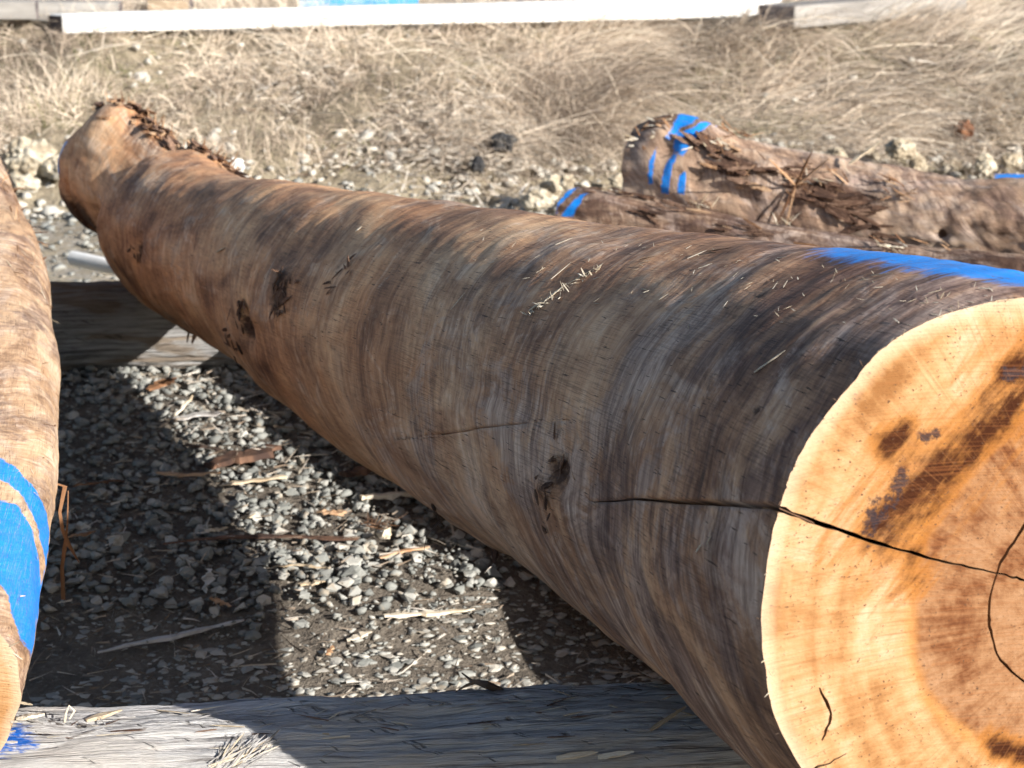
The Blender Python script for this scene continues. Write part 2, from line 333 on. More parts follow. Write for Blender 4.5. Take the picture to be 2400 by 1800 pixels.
# ------------------------------------------------------------------ log builder
def catmull(T, X, t):
    """smooth interpolation of X (n,k) at knots T"""
    T = np.asarray(T, float); X = np.asarray(X, float); M = np.gradient(X, T, axis=0)
    i = np.clip(np.searchsorted(T, t) - 1, 0, len(T) - 2); h = (T[i + 1] - T[i])[:, None]; u = ((t - T[i])[:, None]) / h
    return ((2*u**3-3*u**2+1)*X[i] + (u**3-2*u**2+u)*h*M[i] + (-2*u**3+3*u**2)*X[i+1] + (u**3-u**2)*h*M[i+1])

class Log:
    """stations (x,y,z,r) near to far; theta 0 = right of the stem, 90 top, 180 left, seam low right"""
    def __init__(s, st, nr, nt, rough=.006, seed=0, lumps=(), nf0=None, rim=None, nf1=None, power=2.0, freq=1.0, blend=.8, squash=None, fibre=0.0):
        st = np.array(st, float); T = np.concatenate([[0], np.cumsum(np.linalg.norm(np.diff(st[:, :3], axis=0), axis=1))])
        s.L = T[-1]; s.s = np.linspace(0, s.L, nr); Q = catmull(T, st, s.s); s.C, s.r = Q[:, :3], Q[:, 3]
        a = np.gradient(s.C, axis=0); a = a / np.linalg.norm(a, axis=1)[:, None]; s.a = a
        e1 = np.cross(a, [0, 0, 1.]); e1 /= np.linalg.norm(e1, axis=1)[:, None]; s.e1 = e1; s.e2 = np.cross(e1, a)
        s.th = np.linspace(R(-65), R(295), nt + 1); s.nt = nt + 1
        s.opt = dict(rough=rough, seed=seed, lumps=lumps, nf0=nf0, rim=rim, nf1=nf1, power=power, freq=freq, blend=blend, squash=squash, fibre=fibre)
        s.TH = np.repeat(s.th[None], nr, 0); s.depth = np.zeros_like(s.TH); s.make()
    def make(s):
        o = s.opt; TH, S = s.TH, np.repeat(s.s[:, None], s.TH.shape[1], 1)
        c, n = np.cos(TH), np.sin(TH)
        rr = np.repeat(s.r[:, None], TH.shape[1], 1)
        if o['rim'] is not None:
            k = 1 - smooth01(S / .5); rr = rr * (1 - k) + o['rim'](TH) * k
        if o['power'] != 2.0:
            p = o['power']; rr = rr / (np.abs(c) ** p + np.abs(n) ** p) ** (1 / p)
        f = o['freq']
        Pn = np.c_[(c * 1.3).ravel() * f, (n * 1.3).ravel() * f, (S * 2.2).ravel() * f + o['seed']]
        d = vnoise(Pn, 3) * o['rough']
        Pn2 = np.c_[(c * 3).ravel(), (n * 3).ravel(), (S * 24 + TH * 1.5).ravel() + o['seed'] * 3]
        d2 = vnoise(Pn2, 2) * o['rough'] * .16
        rr = rr + (d + d2).reshape(rr.shape)
        if o['fibre']:
            f_ = vnoise(np.c_[(S * 5).ravel() + o['seed'], (TH * 16).ravel(), 0 * S.ravel()], 3); rr = rr + (np.abs(f_) * -o['fibre']).reshape(rr.shape)
        s.dark = np.zeros_like(rr)
        for (ls, lt, ws, wt, h, dk) in o['lumps']:
            dt = (TH - lt + math.pi) % (2 * math.pi) - math.pi
            g = np.exp(-((S - ls) / ws) ** 2 - (dt * rr / wt) ** 2); rr = rr + h * g; s.dark = np.maximum(s.dark, dk * g)
        rr = rr - s.depth
        D = c[..., None] * s.e1[:, None] + n[..., None] * s.e2[:, None]
        if o['squash'] is not None: D = D * np.array([1, 1, o['squash']])
        P = s.C[:, None] + D * rr[..., None]
        for nf, k in ((o['nf0'], 1 - smooth01(S / o['blend'])), (o['nf1'], 1 - smooth01((s.L - S) / .35))):
            if nf is None: continue
            dl = -(D @ nf) / (s.a @ nf)[:, None] * rr
            P = P + s.a[:, None] * (dl * k)[..., None]
        s.P, s.S, s.rr = P, S, rr
    def pick(s, x, y):
        pr = proj(s.P); nrm = s.P - s.C[:, None]; vis = ((CP - s.P) * nrm).sum(-1) > 0
        d = ((pr - np.array([x, y])) ** 2).sum(-1) + np.where(vis, 0, 1e9)
        i = np.unravel_index(np.argmin(d), d.shape); return s.S[i], s.TH[i]
    def point(s, ss, th, out=0.0):
        i = int(np.clip(round(ss / s.L * (len(s.s) - 1)), 0, len(s.s) - 1)); j = int(np.argmin(np.abs(s.TH[i] - th)))
        d = s.P[i, j] - s.C[i]; return s.P[i, j] + d / np.linalg.norm(d) * out, d / np.linalg.norm(d), s.a[i]
    def crack(s, cs, ct, wfun, dfun, wid=.22):
        """open a split along the stem at theta ct(s)"""
        im = int(np.argmin(np.abs(s.s - np.mean(cs)))); j0 = int(np.argmin(np.abs(s.TH[im] - np.interp(s.s[im], cs, ct)))); B = s.TH[:, j0:j0 + 1]
        win = smooth01(1 - np.maximum(cs[0] - s.s, s.s - cs[-1]) / .15); tc = B[:, 0] + (np.interp(s.s, cs, ct) - B[:, 0]) * win
        b = s.TH + (tc[:, None] - B) * np.exp(-((s.TH - B) / wid) ** 2)
        w = wfun(s.s) / s.r; dp = dfun(s.s); z = np.zeros_like(tc)
        s.TH = np.concatenate([b[:, :j0], (tc - w / 2)[:, None], (tc - w * .12)[:, None], (tc + w * .12)[:, None], (tc + w / 2)[:, None], b[:, j0 + 1:]], 1)
        s.depth = np.concatenate([s.depth[:, :j0], z[:, None], dp[:, None], dp[:, None], z[:, None], s.depth[:, j0 + 1:]], 1)
        s.skip = [k + 3 if k > j0 else k for k in getattr(s, 'skip', [])] + [j0 + 1, j0 + 2]; s.nt = s.TH.shape[1]; s.make()
    def paint_poly(s, polys):
        """each poly in (s, theta); returns 0..1 soft mask, edge about 2 cm"""
        X, Y = s.S, s.TH * s.r.mean(); out = np.zeros_like(X)
        for poly, soft in polys:
            q = np.array([(a, b * s.r.mean()) for a, b in poly]); ins = np.zeros(X.shape, bool); dist = np.full(X.shape, 9.)
            for (x0, y0), (x1, y1) in zip(q, np.roll(q, -1, 0)):
                t = np.clip(((X - x0) * (x1 - x0) + (Y - y0) * (y1 - y0)) / ((x1 - x0) ** 2 + (y1 - y0) ** 2 + 1e-12), 0, 1)
                dist = np.minimum(dist, np.hypot(X - x0 - t * (x1 - x0), Y - y0 - t * (y1 - y0)))
                cr = ((y0 > Y) != (y1 > Y)) & (X < (x1 - x0) * (Y - y0) / (y1 - y0 + 1e-12) + x0); ins ^= cr
            out = np.maximum(out, np.clip(.5 + np.where(ins, dist, -dist) / soft, 0, 1))
        return out
    def mesh(s, name, paint=None, grey=None):
        nr, nt = s.P.shape[:2]
        i = (np.arange(nr - 1)[:, None] * nt + np.arange(nt - 1)[None]).ravel()
        me = mesh_np(name, s.P.reshape(-1, 3), np.c_[i, i + nt, i + nt + 1, i + 1])
        vattr(me, 'lc', np.stack([s.S, s.TH, s.rr], -1).reshape(-1, 3)); fattr(me, 'dark', s.dark)
        fattr(me, 'paint', np.zeros_like(s.S) if paint is None else paint)
        fattr(me, 'grey', np.full_like(s.S, .5) if grey is None else grey)
        return me
    def cap(s, name, end, mat, parent, pith=None):
        """plain sawn end with polar rows"""
        rim = s.P[0 if end == 0 else -1]; c = rim[:-1].mean(0); K = 10
        V = [c]; 
        for k in range(1, K + 1): V.extend(c + (rim[:-1] - c) * (k / K))
        V = np.array(V); n = len(rim) - 1; F = []
        for k in range(K):
            for j in range(n):
                j2 = (j + 1) % n
                if k == 0: F.append((0, 1 + j, 1 + j2, 1 + j2))
                else: F.append((1 + (k - 1) * n + j, 1 + k * n + j, 1 + k * n + j2, 1 + (k - 1) * n + j2))
        bm = bmesh.new(); vs = [bm.verts.new(v) for v in V]
        for f in F:
            q = [vs[k] for k in dict.fromkeys(f)]
            bm.faces.new(q if end else q[::-1])
        me = bpy.data.meshes.new(name); bm.to_mesh(me); bm.free()
        a = s.a[0 if end == 0 else -1]; e1 = s.e1[0 if end == 0 else -1]; e2 = s.e2[0 if end == 0 else -1]
        Q = V - c; fc = np.c_[Q @ e1, Q @ e2, 0 * Q[:, 0]]; rmax = np.linalg.norm(rim - c, axis=1).mean()
        vattr(me, 'fc', fc); rho = np.linalg.norm(fc, axis=1) / rmax
        fattr(me, 'heart', np.clip(1.15 - rho * 1.2, 0, 1)); fattr(me, 'stain', 0 * rho); fattr(me, 'black', 0 * rho); fattr(me, 'rim', np.clip((rho - .93) / .07, 0, 1))
        return link(name, me, mat, parent, smooth=False)

# ------------------------------------------------------------------ slivers (splinters, bark strips, sticks)
def sliver_mesh(name, seg=4, flat=.35, bend=.2, taper=(.3, 1, .15), seed=0):
    """unit length along z, about 1 wide at the middle: a ragged lens-shaped splinter"""
    q = random.Random(seed); V = []; F = []
    for k in range(seg + 1):
        t = k / seg; w = (taper[0] * (1 - t) ** 2 + 2 * taper[1] * t * (1 - t) + taper[2] * t * t) * q.uniform(.8, 1.2)
        bx = bend * (t - t * t) * 2 + q.uniform(-.02, .02); tw = q.uniform(-.3, .3)
        for j in range(4):
            an = j * math.pi / 2 + math.pi / 4 + tw
            V.append((math.cos(an) * w * .7, math.sin(an) * w * .7 * flat, t)); V[-1] = (V[-1][0], V[-1][1], V[-1][2]); V[-1] = (V[-1][0], V[-1][1] + 0.0, V[-1][2])
        for j in range(4): V[-4 + j] = (V[-4 + j][0], V[-4 + j][1] + bx * 0, V[-4 + j][2])
    for k in range(seg):
        for j in range(4):
            a, b = k * 4 + j, k * 4 + (j + 1) % 4; F.append((a, b, b + 4, a + 4))
    F += [(3, 2, 1, 0), tuple(seg * 4 + j for j in range(4))]
    me = bpy.data.meshes.new(name); me.from_pydata(V, [], F); me.update(); return me
def bent_sliver(name, pts, w, flat=.3, mat=None, parent=None, nrm=(0, 0, 1), taper=(.35, 1, .2), seed=0):
    """a strip along a polyline of points with real thickness"""
    q = random.Random(seed); pts = [Vector(p) for p in pts]; n = len(pts); V = []; F = []
    nv = Vector(nrm)
    for k, p in enumerate(pts):
        t = k / (n - 1); d = (pts[min(k + 1, n - 1)] - pts[max(k - 1, 0)]).normalized()
        sx = d.cross(nv); sx = sx.normalized() if sx.length > 1e-4 else Vector((1, 0, 0)); sy = sx.cross(d)
        ww = w * ((1 - t) ** 2 * taper[0] + 2 * t * (1 - t) * taper[1] * 1.2 + t * t * taper[2]) * q.uniform(.6, 1.3); hh = ww * flat
        for (a, b) in ((-.5, -.5), (.5, -.5 * q.uniform(.6, 1)), (.42, .5), (-.45, .5 * q.uniform(.6, 1))): V.append(p + sx * ww * a + sy * hh * b)
    for k in range(n - 1):
        for j in range(4):
            a, b = k * 4 + j, k * 4 + (j + 1) % 4; F.append((a, b, b + 4, a + 4))
    F += [(3, 2, 1, 0), tuple((n - 1) * 4 + j for j in range(4))]
    me = bpy.data.meshes.new(name); me.from_pydata(V, [], F); me.update()
    return link(name, me, mat, parent, smooth=False)
SLV = {}
def sliver(name, p, d, nrm, length, width, mat, parent, var=None):
    v = rnd.randrange(6) if var is None else var; key = (v, mat.name)
    if key not in SLV:
        me = sliver_mesh('sliver', 5, .28 + .08 * (v % 3), 0, (.35 + .1 * (v % 3), 1, .08 + .12 * (v % 2)), v * 7 + 1); me.materials.append(mat); SLV[key] = me
    z = Vector(d).normalized(); y = Vector(nrm); y = (y - z * y.dot(z)); y = y.normalized() if y.length > 1e-5 else z.orthogonal().normalized(); x = y.cross(z)
    Mx = Matrix((x * width, y * width, z * length)).transposed().to_4x4(); Mx.translation = Vector(p)
    o = bpy.data.objects.new(name, SLV[key]); COL.objects.link(o)
    if parent is not None: o.parent = parent; o.matrix_parent_inverse = Matrix.Translation(parent.location).inverted()
    o.matrix_world = Mx if parent is None else Mx
    if parent is not None: o.matrix_basis = Mx; 
    return o
def fuzz(lg, parent, mat, spots, name='splinter'):
    """spots: (s, theta, how many, spread_s, spread_theta, length, width, lift)"""
    for (ss, th, n, ds, dt, ln, wd, lift) in spots:
        for k in range(n):
            a_, t_ = ss + rnd.gauss(0, ds), th + rnd.gauss(0, dt)
            p, nn, ax = lg.point(a_, t_, .001); tan = np.cross(ax, nn)
            d = ax * rnd.gauss(0, 1) + tan * rnd.gauss(0, .8) + nn * rnd.uniform(.0, lift)
            d /= np.linalg.norm(d)
            sliver(name, p, d, nn, ln * rnd.uniform(.5, 1.4), wd * rnd.uniform(.5, 1.3), mat, parent)

# ------------------------------------------------------------------ bearers
def bearer(p0, p1, r, squash, mat, label, seed, power=3.2, paint=None, nr=420, nt=240):
    p0, p1 = np.array(p0), np.array(p1); n = 5
    st = [(*(p0 + (p1 - p0) * k / (n - 1)), r * (1 + .03 * math.sin(seed + k * 2))) for k in range(n)]
    lg = Log(st, nr, nt, .012, seed, power=power, freq=1.4, squash=squash, fibre=.012)
    root = empty('bearer_beam', (p0[0], p0[1], 0)); tag(root, label, 'beam')
    pt = None if paint is None else paint(lg)
    link('beam_body', lg.mesh('beam_body', pt), mat, root)
    for e in (0, 1): lg.cap('beam_end', e, M_FACE2, root)
    return lg, root
M_FACE2 = plain_mat('old_end', [(.16, .14, .12), (.28, .25, .22), (.38, .35, .31)], 20, .004)
NB0 = (-2.4, 2.735, .105); NB1 = (1.9, 3.175, .105)
nb_log, nb = bearer(NB0, NB1, .158, 1.0, M_BEARER, 'weathered grey timber across the bottom under the near log ends', 4.0, 2.8,
    paint=lambda lg: lg.paint_poly([([lg.pick(-30, 1725), lg.pick(60, 1700), lg.pick(85, 1745), lg.pick(-30, 1790)], .08)]))
MB0 = (-2.6, 5.78, .122); MB1 = (2.2, 6.38, .122)
mb_log, mb = bearer(MB0, MB1, .132, 1.0, M_BEARER2, 'weathered brown round bearer under the far end of the big log', 8.0, 2.3)

# ------------------------------------------------------------------ the big log in the middle
st_main = [(.657, 2.44, .640, .378), (.486, 2.815, .634, .358), (.347, 3.108, .621, .333), (.203, 3.409, .595, .312), (.06, 3.71, .571, .300),
    (-.086, 4.016, .544, .285), (-.231, 4.32, .521, .278), (-.373, 4.617, .507, .258), (-.515, 4.917, .489, .232), (-.665, 5.231, .457, .213),
    (-.80, 5.52, .437, .214), (-.905, 5.74, .437, .211), (-.955, 5.845, .440, .204), (-.985, 5.905, .455, .180), (-1.005, 5.945, .475, .154), (-1.05, 6.04, .488, .160), (-1.12, 6.18, .494, .174), (-1.18, 6.30, .492, .174), (-1.225, 6.40, .485, .158)]
az, el = R(17), R(9)
NF = np.array([math.sin(az) * math.cos(el), -math.cos(az) * math.cos(el), math.sin(el)])
rim_t = np.radians(np.arange(0, 390, 30)); rim_r = np.array([.41, .389, .376, .376, .384, .385, .376, .368, .372, .389, .413, .423, .41])
rim_f = lambda TH: np.interp(TH % (2 * math.pi), rim_t, rim_r)
ml = Log(st_main, 520, 280, .011, 2.0, nf0=NF, rim=rim_f)
def lump(x, y, ws, wt, h, dk): a, b = ml.pick(x, y); return (a, b, ws, wt, h, dk)
LUMPS = [lump(573, 765, .05, .04, -.03, 1.0), lump(556, 745, .02, .05, .012, .5), lump(600, 740, .03, .02, .012, .5), lump(660, 690, .06, .06, .010, .9), lump(665, 655, .03, .03, .006, .8), lump(795, 640, .045, .035, .005, .5),
    lump(1305, 1105, .035, .03, -.02, .9), lump(1290, 1090, .03, .02, .010, .5), lump(1275, 1140, .03, .02, .012, .7), lump(1345, 1030, .09, .02, -.006, .45), lump(320, 595, .03, .04, -.02, .9),
    lump(1130, 1335, .05, .03, .005, .5), lump(1230, 950, .25, .02, -.003, .25), lump(540, 795, .04, .03, .01, .7), lump(200, 520, .10, .10, 0, .95), lump(225, 545, .05, .08, -.015, .9),
    lump(243, 570, .028, .16, -.04, .25), lump(228, 500, .022, .10, -.02, .2), lump(165, 470, .014, .16, -.012, .5), (ml.L - .20, R(94), .11, .11, .058, .0), (ml.L - .12, R(215), .12, .10, 0, 1.0), (ml.L - .3, R(222), .07, .08, 0, 1.0), (ml.L - .42, R(80), .13, .07, .028, .5), (ml.L - .65, R(64), .12, .05, .018, .6), lump(1780, 690, .02, .012, -.002, .8), lump(1770, 966, .012, .01, -.002, .95), lump(1720, 745, .02, .01, -.002, .6)]
ml.opt['lumps'] = LUMPS; ml.make()
cp = [ml.pick(*p) for p in ((1812, 1180), (1700, 1177), (1600, 1175), (1480, 1173), (1400, 1175), (1340, 1183))]
cs = np.array([c[0] for c in cp]); ct = np.array([c[1] for c in cp]); o_ = np.argsort(cs); cs, ct = cs[o_], ct[o_]; ct[0] = ct[0]
ce = cs[-1]
ml.crack(cs, ct, lambda q: np.maximum(.0004, .0085 * np.clip(1 - q / ce, 0, 1) ** .8), lambda q: .05 * np.clip(1 - q / ce, 0, 1) ** .5)
c2 = sorted(ml.pick(*p) for p in ((1330, 985), (1230, 993), (1130, 1005), (1030, 1018), (930, 1033)))
s0, s1 = c2[0][0], c2[-1][0]; u2 = lambda q: np.clip((q - s0) / (s1 - s0), 0, 1); e2 = lambda q: np.clip(4 * u2(q) * (1 - u2(q)), 0, 1) * (.35 + .65 * np.abs(np.sin(q * 31)))
ml.crack(np.array([c[0] for c in c2]), np.array([c[1] for c in c2]), lambda q: np.maximum(.0003, .0032 * e2(q)), lambda q: .012 * e2(q), .09)
# ragged saw rim
ml.P[0] += (ml.a[0] * rng.normal(0, .0012, (ml.nt, 1)))
tp = [ml.pick(*p) for p in ((1915, 598), (2010, 612), (2110, 622))]
paint_main = ml.paint_poly([([(tp[0][0], tp[0][1]), (tp[1][0], tp[1][1] + .01), (tp[2][0], tp[2][1] - .0), (tp[2][0] - .02, tp[2][1] - .5), (tp[0][0], tp[0][1] - .6), (tp[0][0] + .12, tp[0][1] - .2)], .10),
    ([ml.pick(2100, 628), ml.pick(2200, 643), ml.pick(2400, 667), (.02, R(84)), (.02, R(40)), (.5, R(40)), (.55, R(68))], .09),
    ([(ml.L - .10, R(140)), (ml.L - .02, R(138)), (ml.L - .02, R(178)), (ml.L - .07, R(172))], .03)])
big = tag(empty('debarked_log', (.66, 2.44, 0)), 'thickest peeled brown log with a bright sawn end, lying across the middle', 'log', 'peeled logs on bearers')
link('stem', ml.mesh('stem', paint_main, 1 - smooth01(ml.S / 1.9)), M_MAIN, big)
ml.cap('far_end', 1, M_FACE2, big)

# sawn end with its real splits
fu = np.cross([0, 0, 1.], -NF); fu = -fu / np.linalg.norm(fu); fu = np.cross([0, 0, 1.], NF); fu /= np.linalg.norm(fu); fv = np.cross(NF, fu)
C0 = ml.C[0]
def fpx(x, y):
    d = ray(x, y); p = CP + d * (((C0 - CP) @ NF) / (d @ NF)) - C0; return np.array([p @ fu, p @ fv])
keep = [j for j in range(ml.nt - 1) if j not in ml.skip]
rimq = np.array([[(ml.P[0, j] - C0) @ fu, (ml.P[0, j] - C0) @ fv] for j in keep])
PXM = 2.75 / FPX
def jag(pts, wpx, n, seed):
    q = random.Random(seed); P = np.array([fpx(*p) for p in pts]); T = np.linspace(0, 1, len(P)); t = np.linspace(0, 1, n)
    X = catmull(T, P, np.clip(t, 1e-6, 1 - 1e-6)); w = np.interp(t, T, np.array(wpx) * PXM) * np.array([q.uniform(.75, 1.25) for _ in t])
    X += np.array([[q.gauss(0, .0006), q.gauss(0, .0006)] for _ in t]); return X, w
CR = [jag([(1790, 1180), (1830, 1194), (1960, 1240), (2100, 1285), (2230, 1320), (2336, 1343), (2400, 1360), (2500, 1390)], [15, 13, 10, 7, 6, 4, 6, 2], 46, 1),
      jag([(2470, 1120), (2430, 1185), (2400, 1232), (2362, 1292), (2336, 1343), (2318, 1420), (2322, 1480), (2340, 1540), (2400, 1598), (2450, 1622), (2520, 1640)], [3, 7, 8, 7, 5, 7, 7, 6, 5, 4, 2], 46, 2),
      jag([(1921, 1611), (1938, 1646), (1947, 1677), (1938, 1712), (1925, 1736)], [4, 8, 7, 6, 3], 14, 3),
      jag([(1985, 1765), (1950, 1785), (1905, 1802)], [2, 4, 5], 8, 4)]
pts = [Vector(p) for p in rimq]; edges = [(k, (k + 1) % len(rimq)) for k in range(len(rimq))]
for X, w in CR:
    d = np.gradient(X, axis=0); d /= np.linalg.norm(d, axis=1)[:, None]; nn = np.c_[-d[:, 1], d[:, 0]]
    loop = np.concatenate([X + nn * w[:, None] / 2, (X - nn * w[:, None] / 2)[::-1]]); b0 = len(pts)
    pts += [Vector(p) for p in loop]; edges += [(b0 + k, b0 + (k + 1) % len(loop)) for k in range(len(loop))]
gxx, gyy = np.meshgrid(np.arange(-.45, .46, .0075), np.arange(-.45, .46, .0075))
gq = np.c_[gxx.ravel(), gyy.ravel()] + rng.uniform(-.002, .002, (gxx.size, 2))
rq = np.hypot(gq[:, 0], gq[:, 1]); gq = gq[rq < .42]
pts += [Vector(p) for p in gq]
V2, E2, F2, *_ = delaunay_2d_cdt(pts, edges, [], 0, 1e-6)
V2 = np.array([(v.x, v.y) for v in V2]); F2 = np.array([f for f in F2 if len(f) == 3])
def inpoly(q, P):
    ins = np.zeros(len(P), bool)
    for (x0, y0), (x1, y1) in zip(q, np.roll(q, -1, 0)):
        ins ^= ((y0 > P[:, 1]) != (y1 > P[:, 1])) & (P[:, 0] < (x1 - x0) * (P[:, 1] - y0) / (y1 - y0 + 1e-15) + x0)
    return ins
cen = V2[F2].mean(1); ok = inpoly(rimq, cen)
for X, w in CR:
    d = np.gradient(X, axis=0); d /= np.linalg.norm(d, axis=1)[:, None]; nn = np.c_[-d[:, 1], d[:, 0]]
    ok &= ~inpoly(np.concatenate([X + nn * w[:, None] / 2, (X - nn * w[:, None] / 2)[::-1]]), cen)
bm = bmesh.new(); bv = [bm.verts.new(C0 + fu * p[0] + fv * p[1]) for p in V2]
for f in F2[ok]:
    try: bm.faces.new([bv[k] for k in f])
    except ValueError: pass
bm.normal_update()
for f in bm.faces:
    if f.normal.dot(Vector(NF)) < 0: f.normal_flip()
bm.verts.index_update()
rimset = np.array([np.min(np.hypot(*(rimq - p).T)) for p in V2])
be = [e for e in bm.edges if len(e.link_faces) == 1 and not (rimset[e.verts[0].index] < 2e-4 and rimset[e.verts[1].index] < 2e-4)]
nv0 = len(bm.verts)
ex = bmesh.ops.extrude_edge_only(bm, edges=be); nve = [g for g in ex['geom'] if isinstance(g, bmesh.types.BMVert)]
for v in nve: v.co += Vector(-NF) * .045
for f in [g for g in ex['geom'] if isinstance(g, bmesh.types.BMFace)]: f.material_index = 1
bmesh.ops.delete(bm, geom=[v for v in bm.verts if not v.link_faces], context='VERTS')
fme = bpy.data.meshes.new('cut_face'); bm.to_mesh(fme); bm.free()
fme.materials.append(M_FACE); fme.materials.append(M_CRACK)
co = np.zeros(len(fme.vertices) * 3, np.float32); fme.vertices.foreach_get('co', co); co = co.reshape(-1, 3) - C0
fq = np.c_[co @ fu, co @ fv]; pith = fpx(2560, 1425); f0 = fq - pith
vattr(fme, 'fc', np.c_[f0, 0 * f0[:, 0]])
def segd(P, chain):
    q = np.array([fpx(*c) for c in chain]); out = np.full(len(P), 9.)
    for a, b in zip(q[:-1], q[1:]):
        t = np.clip(((P - a) @ (b - a)) / ((b - a) @ (b - a)), 0, 1); out = np.minimum(out, np.linalg.norm(P - a - t[:, None] * (b - a), axis=1))
    return out
# heartwood outline seen in the photograph, left edge
hp = np.array([fpx(*p) for p in ((2700, 760), (2520, 860), (2400, 960), (2280, 1060), (2190, 1170), (2150, 1270), (2140, 1400), (2140, 1540), (2165, 1620), (2230, 1690), (2330, 1760), (2420, 1810), (2600, 1880), (2900, 1800), (3000, 1300))])
dist = np.full(len(fq), 9.)
for a, b in zip(hp, np.roll(hp, -1, 0)):
    t = np.clip(((fq - a) @ (b - a)) / ((b - a) @ (b - a)), 0, 1); dist = np.minimum(dist, np.linalg.norm(fq - a - t[:, None] * (b - a), axis=1))
ih = inpoly(hp, fq); fattr(fme, 'heart', np.clip(.5 + np.where(ih, dist, -dist) / .05, 0, 1))
sa = segd(fq, [(2070, 1250), (2110, 1190), (2190, 1100), (2290, 1020), (2400, 920), (2560, 810)])
sb = segd(fq, [(2080, 1040), (2110, 1010)]); sc_ = segd(fq, [(2170, 1025), (2180, 1020)]); se = segd(fq, [(2370, 880), (2400, 865)])
sf_ = segd(fq, [(2330, 1745), (2480, 1800)]); sg = segd(fq, [(2110, 1260), (2150, 1310), (2140, 1350)])
fattr(fme, 'stain', np.maximum.reduce([.80 * np.exp(-(sa / .048) ** 2), .95 * np.exp(-(sb / .028) ** 2), .45 * np.exp(-(sa / .085) ** 2), .9 * np.exp(-(sf_ / .02) ** 2), .6 * np.exp(-(sg / .03) ** 2), .9 * np.exp(-(se / .03) ** 2)]))
sk = segd(fq, [(2050, 1235), (2085, 1160), (2110, 1130)])
fattr(fme, 'black', np.maximum.reduce([.62 * np.exp(-(sk / .024) ** 2), .60 * np.exp(-(sc_ / .018) ** 2), .62 * np.exp(-(se / .020) ** 2)]))
fattr(fme, 'rim', np.clip(1 - np.array([np.min(np.hypot(*(rimq - p).T)) for p in fq]) / .022, 0, 1))
link('cut_face', fme, None, big, smooth=False)
# rim whiskers, chips on the flank
for k in range(46):
    j = keep[rnd.randrange(len(keep))]; p = ml.P[0, j]; d = p - C0; d /= np.linalg.norm(d)
    if d[2] < -.9: continue
    tg = np.cross(NF, d)
    sliver('splinter', p - d * .002, NF * rnd.uniform(.2, 1) + d * rnd.uniform(.0, .8) + tg * rnd.gauss(0, .6), d, rnd.uniform(.005, .016), rnd.uniform(.001, .003), M_PALE, big)
for k in range(70):
    j = keep[rnd.randrange(len(keep))]; p = ml.P[0, j]; d = p - C0; d /= np.linalg.norm(d); tg = np.cross(NF, d)
    sliver('splinter', p + ml.a[0] * .002, NF * rnd.uniform(-.2, .6) + d * .3 + tg * rnd.gauss(0, 1), d, rnd.uniform(.004, .011), rnd.uniform(.0015, .0035), rnd.choice((M_BARKD, M_TWIG)), big)
def px_spot(lg, x, y): return lg.pick(x, y)
for (x, y, x2, y2, w, mat) in ((1770, 870, 1845, 832, .004, M_PALE), (1240, 735, 1275, 705, .006, M_PALE), (1275, 705, 1330, 668, .006, M_PALE), (1330, 668, 1400, 632, .005, M_PALE), (1400, 630, 1415, 622, .004, M_PALE),
        (1660, 592, 1720, 585, .007, M_BARK), (1610, 607, 1660, 592, .003, M_PALE), (1300, 575, 1345, 560, .004, M_PALE), (835, 545, 848, 537, .010, M_PALE), (510, 590, 530, 580, .006, M_PALE),
        (1060, 725, 1095, 690, .003, M_PALE), (1290, 655, 1340, 620, .003, M_PALE), (1500, 612, 1540, 604, .004, M_BARK), (1640, 630, 1670, 622, .003, M_PALE), (2040, 650, 2090, 648, .003, M_PALE),
        (2180, 690, 2215, 684, .0025, M_PALE), (2290, 680, 2330, 682, .003, M_PALE), (1545, 700, 1570, 690, .003, M_PALE), (1640, 1285, 1655, 1270, .003, M_PALE), (1660, 1270, 1675, 1260, .003, M_PALE),
        (1260, 1115, 1320, 1095, .010, M_BARKD), (1275, 1150, 1300, 1120, .012, M_BARKD), (1310, 1095, 1330, 1065, .008, M_BARKD), (560, 740, 575, 700, .014, M_BARKD), (640, 700, 665, 660, .012, M_BARKD), (650, 720, 690, 690, .008, M_BARKD)):
    a, b = ml.pick(x, y); a2, b2 = ml.pick(x2, y2); p, n1_, ax_ = ml.point(a, b, .002); p2, *_ = ml.point(a2, b2, .004)
    sliver('splinter', p, p2 - p, n1_, max(.006, np.linalg.norm(p2 - p)), w, mat, big)
for k in range(120):
    x = rnd.uniform(1100, 2380); y0 = np.interp(x, [1100, 1600, 2400], [500, 570, 672]); y = y0 + abs(rnd.gauss(0, 90)) + 8
    a, b = ml.pick(x, y); p, n1_, ax_ = ml.point(a, b, .001); tg = np.cross(ax_, n1_)
    sliver('splinter', p, ax_ * rnd.gauss(0, 1) + tg * rnd.gauss(0, .5) + n1_ * .1, n1_, rnd.uniform(.006, .018), rnd.uniform(.001, .0022), M_PALE, big)
for (cx, cy, n_, w_) in ((655, 690, 22, .010), (568, 745, 12, .012), (1290, 1125, 10, .010), (790, 645, 8, .007), (545, 800, 8, .010), (320, 598, 10, .009)):
    a0, b0 = ml.pick(cx, cy)
    for k in range(n_):
        p, n1_, ax_ = ml.point(a0 + rnd.gauss(0, .022), b0 + rnd.gauss(0, .022) / .25, .001 + .004 * rnd.random()); tg = np.cross(ax_, n1_)
        sliver('bark_strip', p, ax_ * rnd.gauss(0, .6) + tg * rnd.gauss(0, 1) + n1_ * rnd.uniform(0, .3), n1_, rnd.uniform(.012, .035), w_ * rnd.uniform(.4, 1.2), M_BARKD, big)
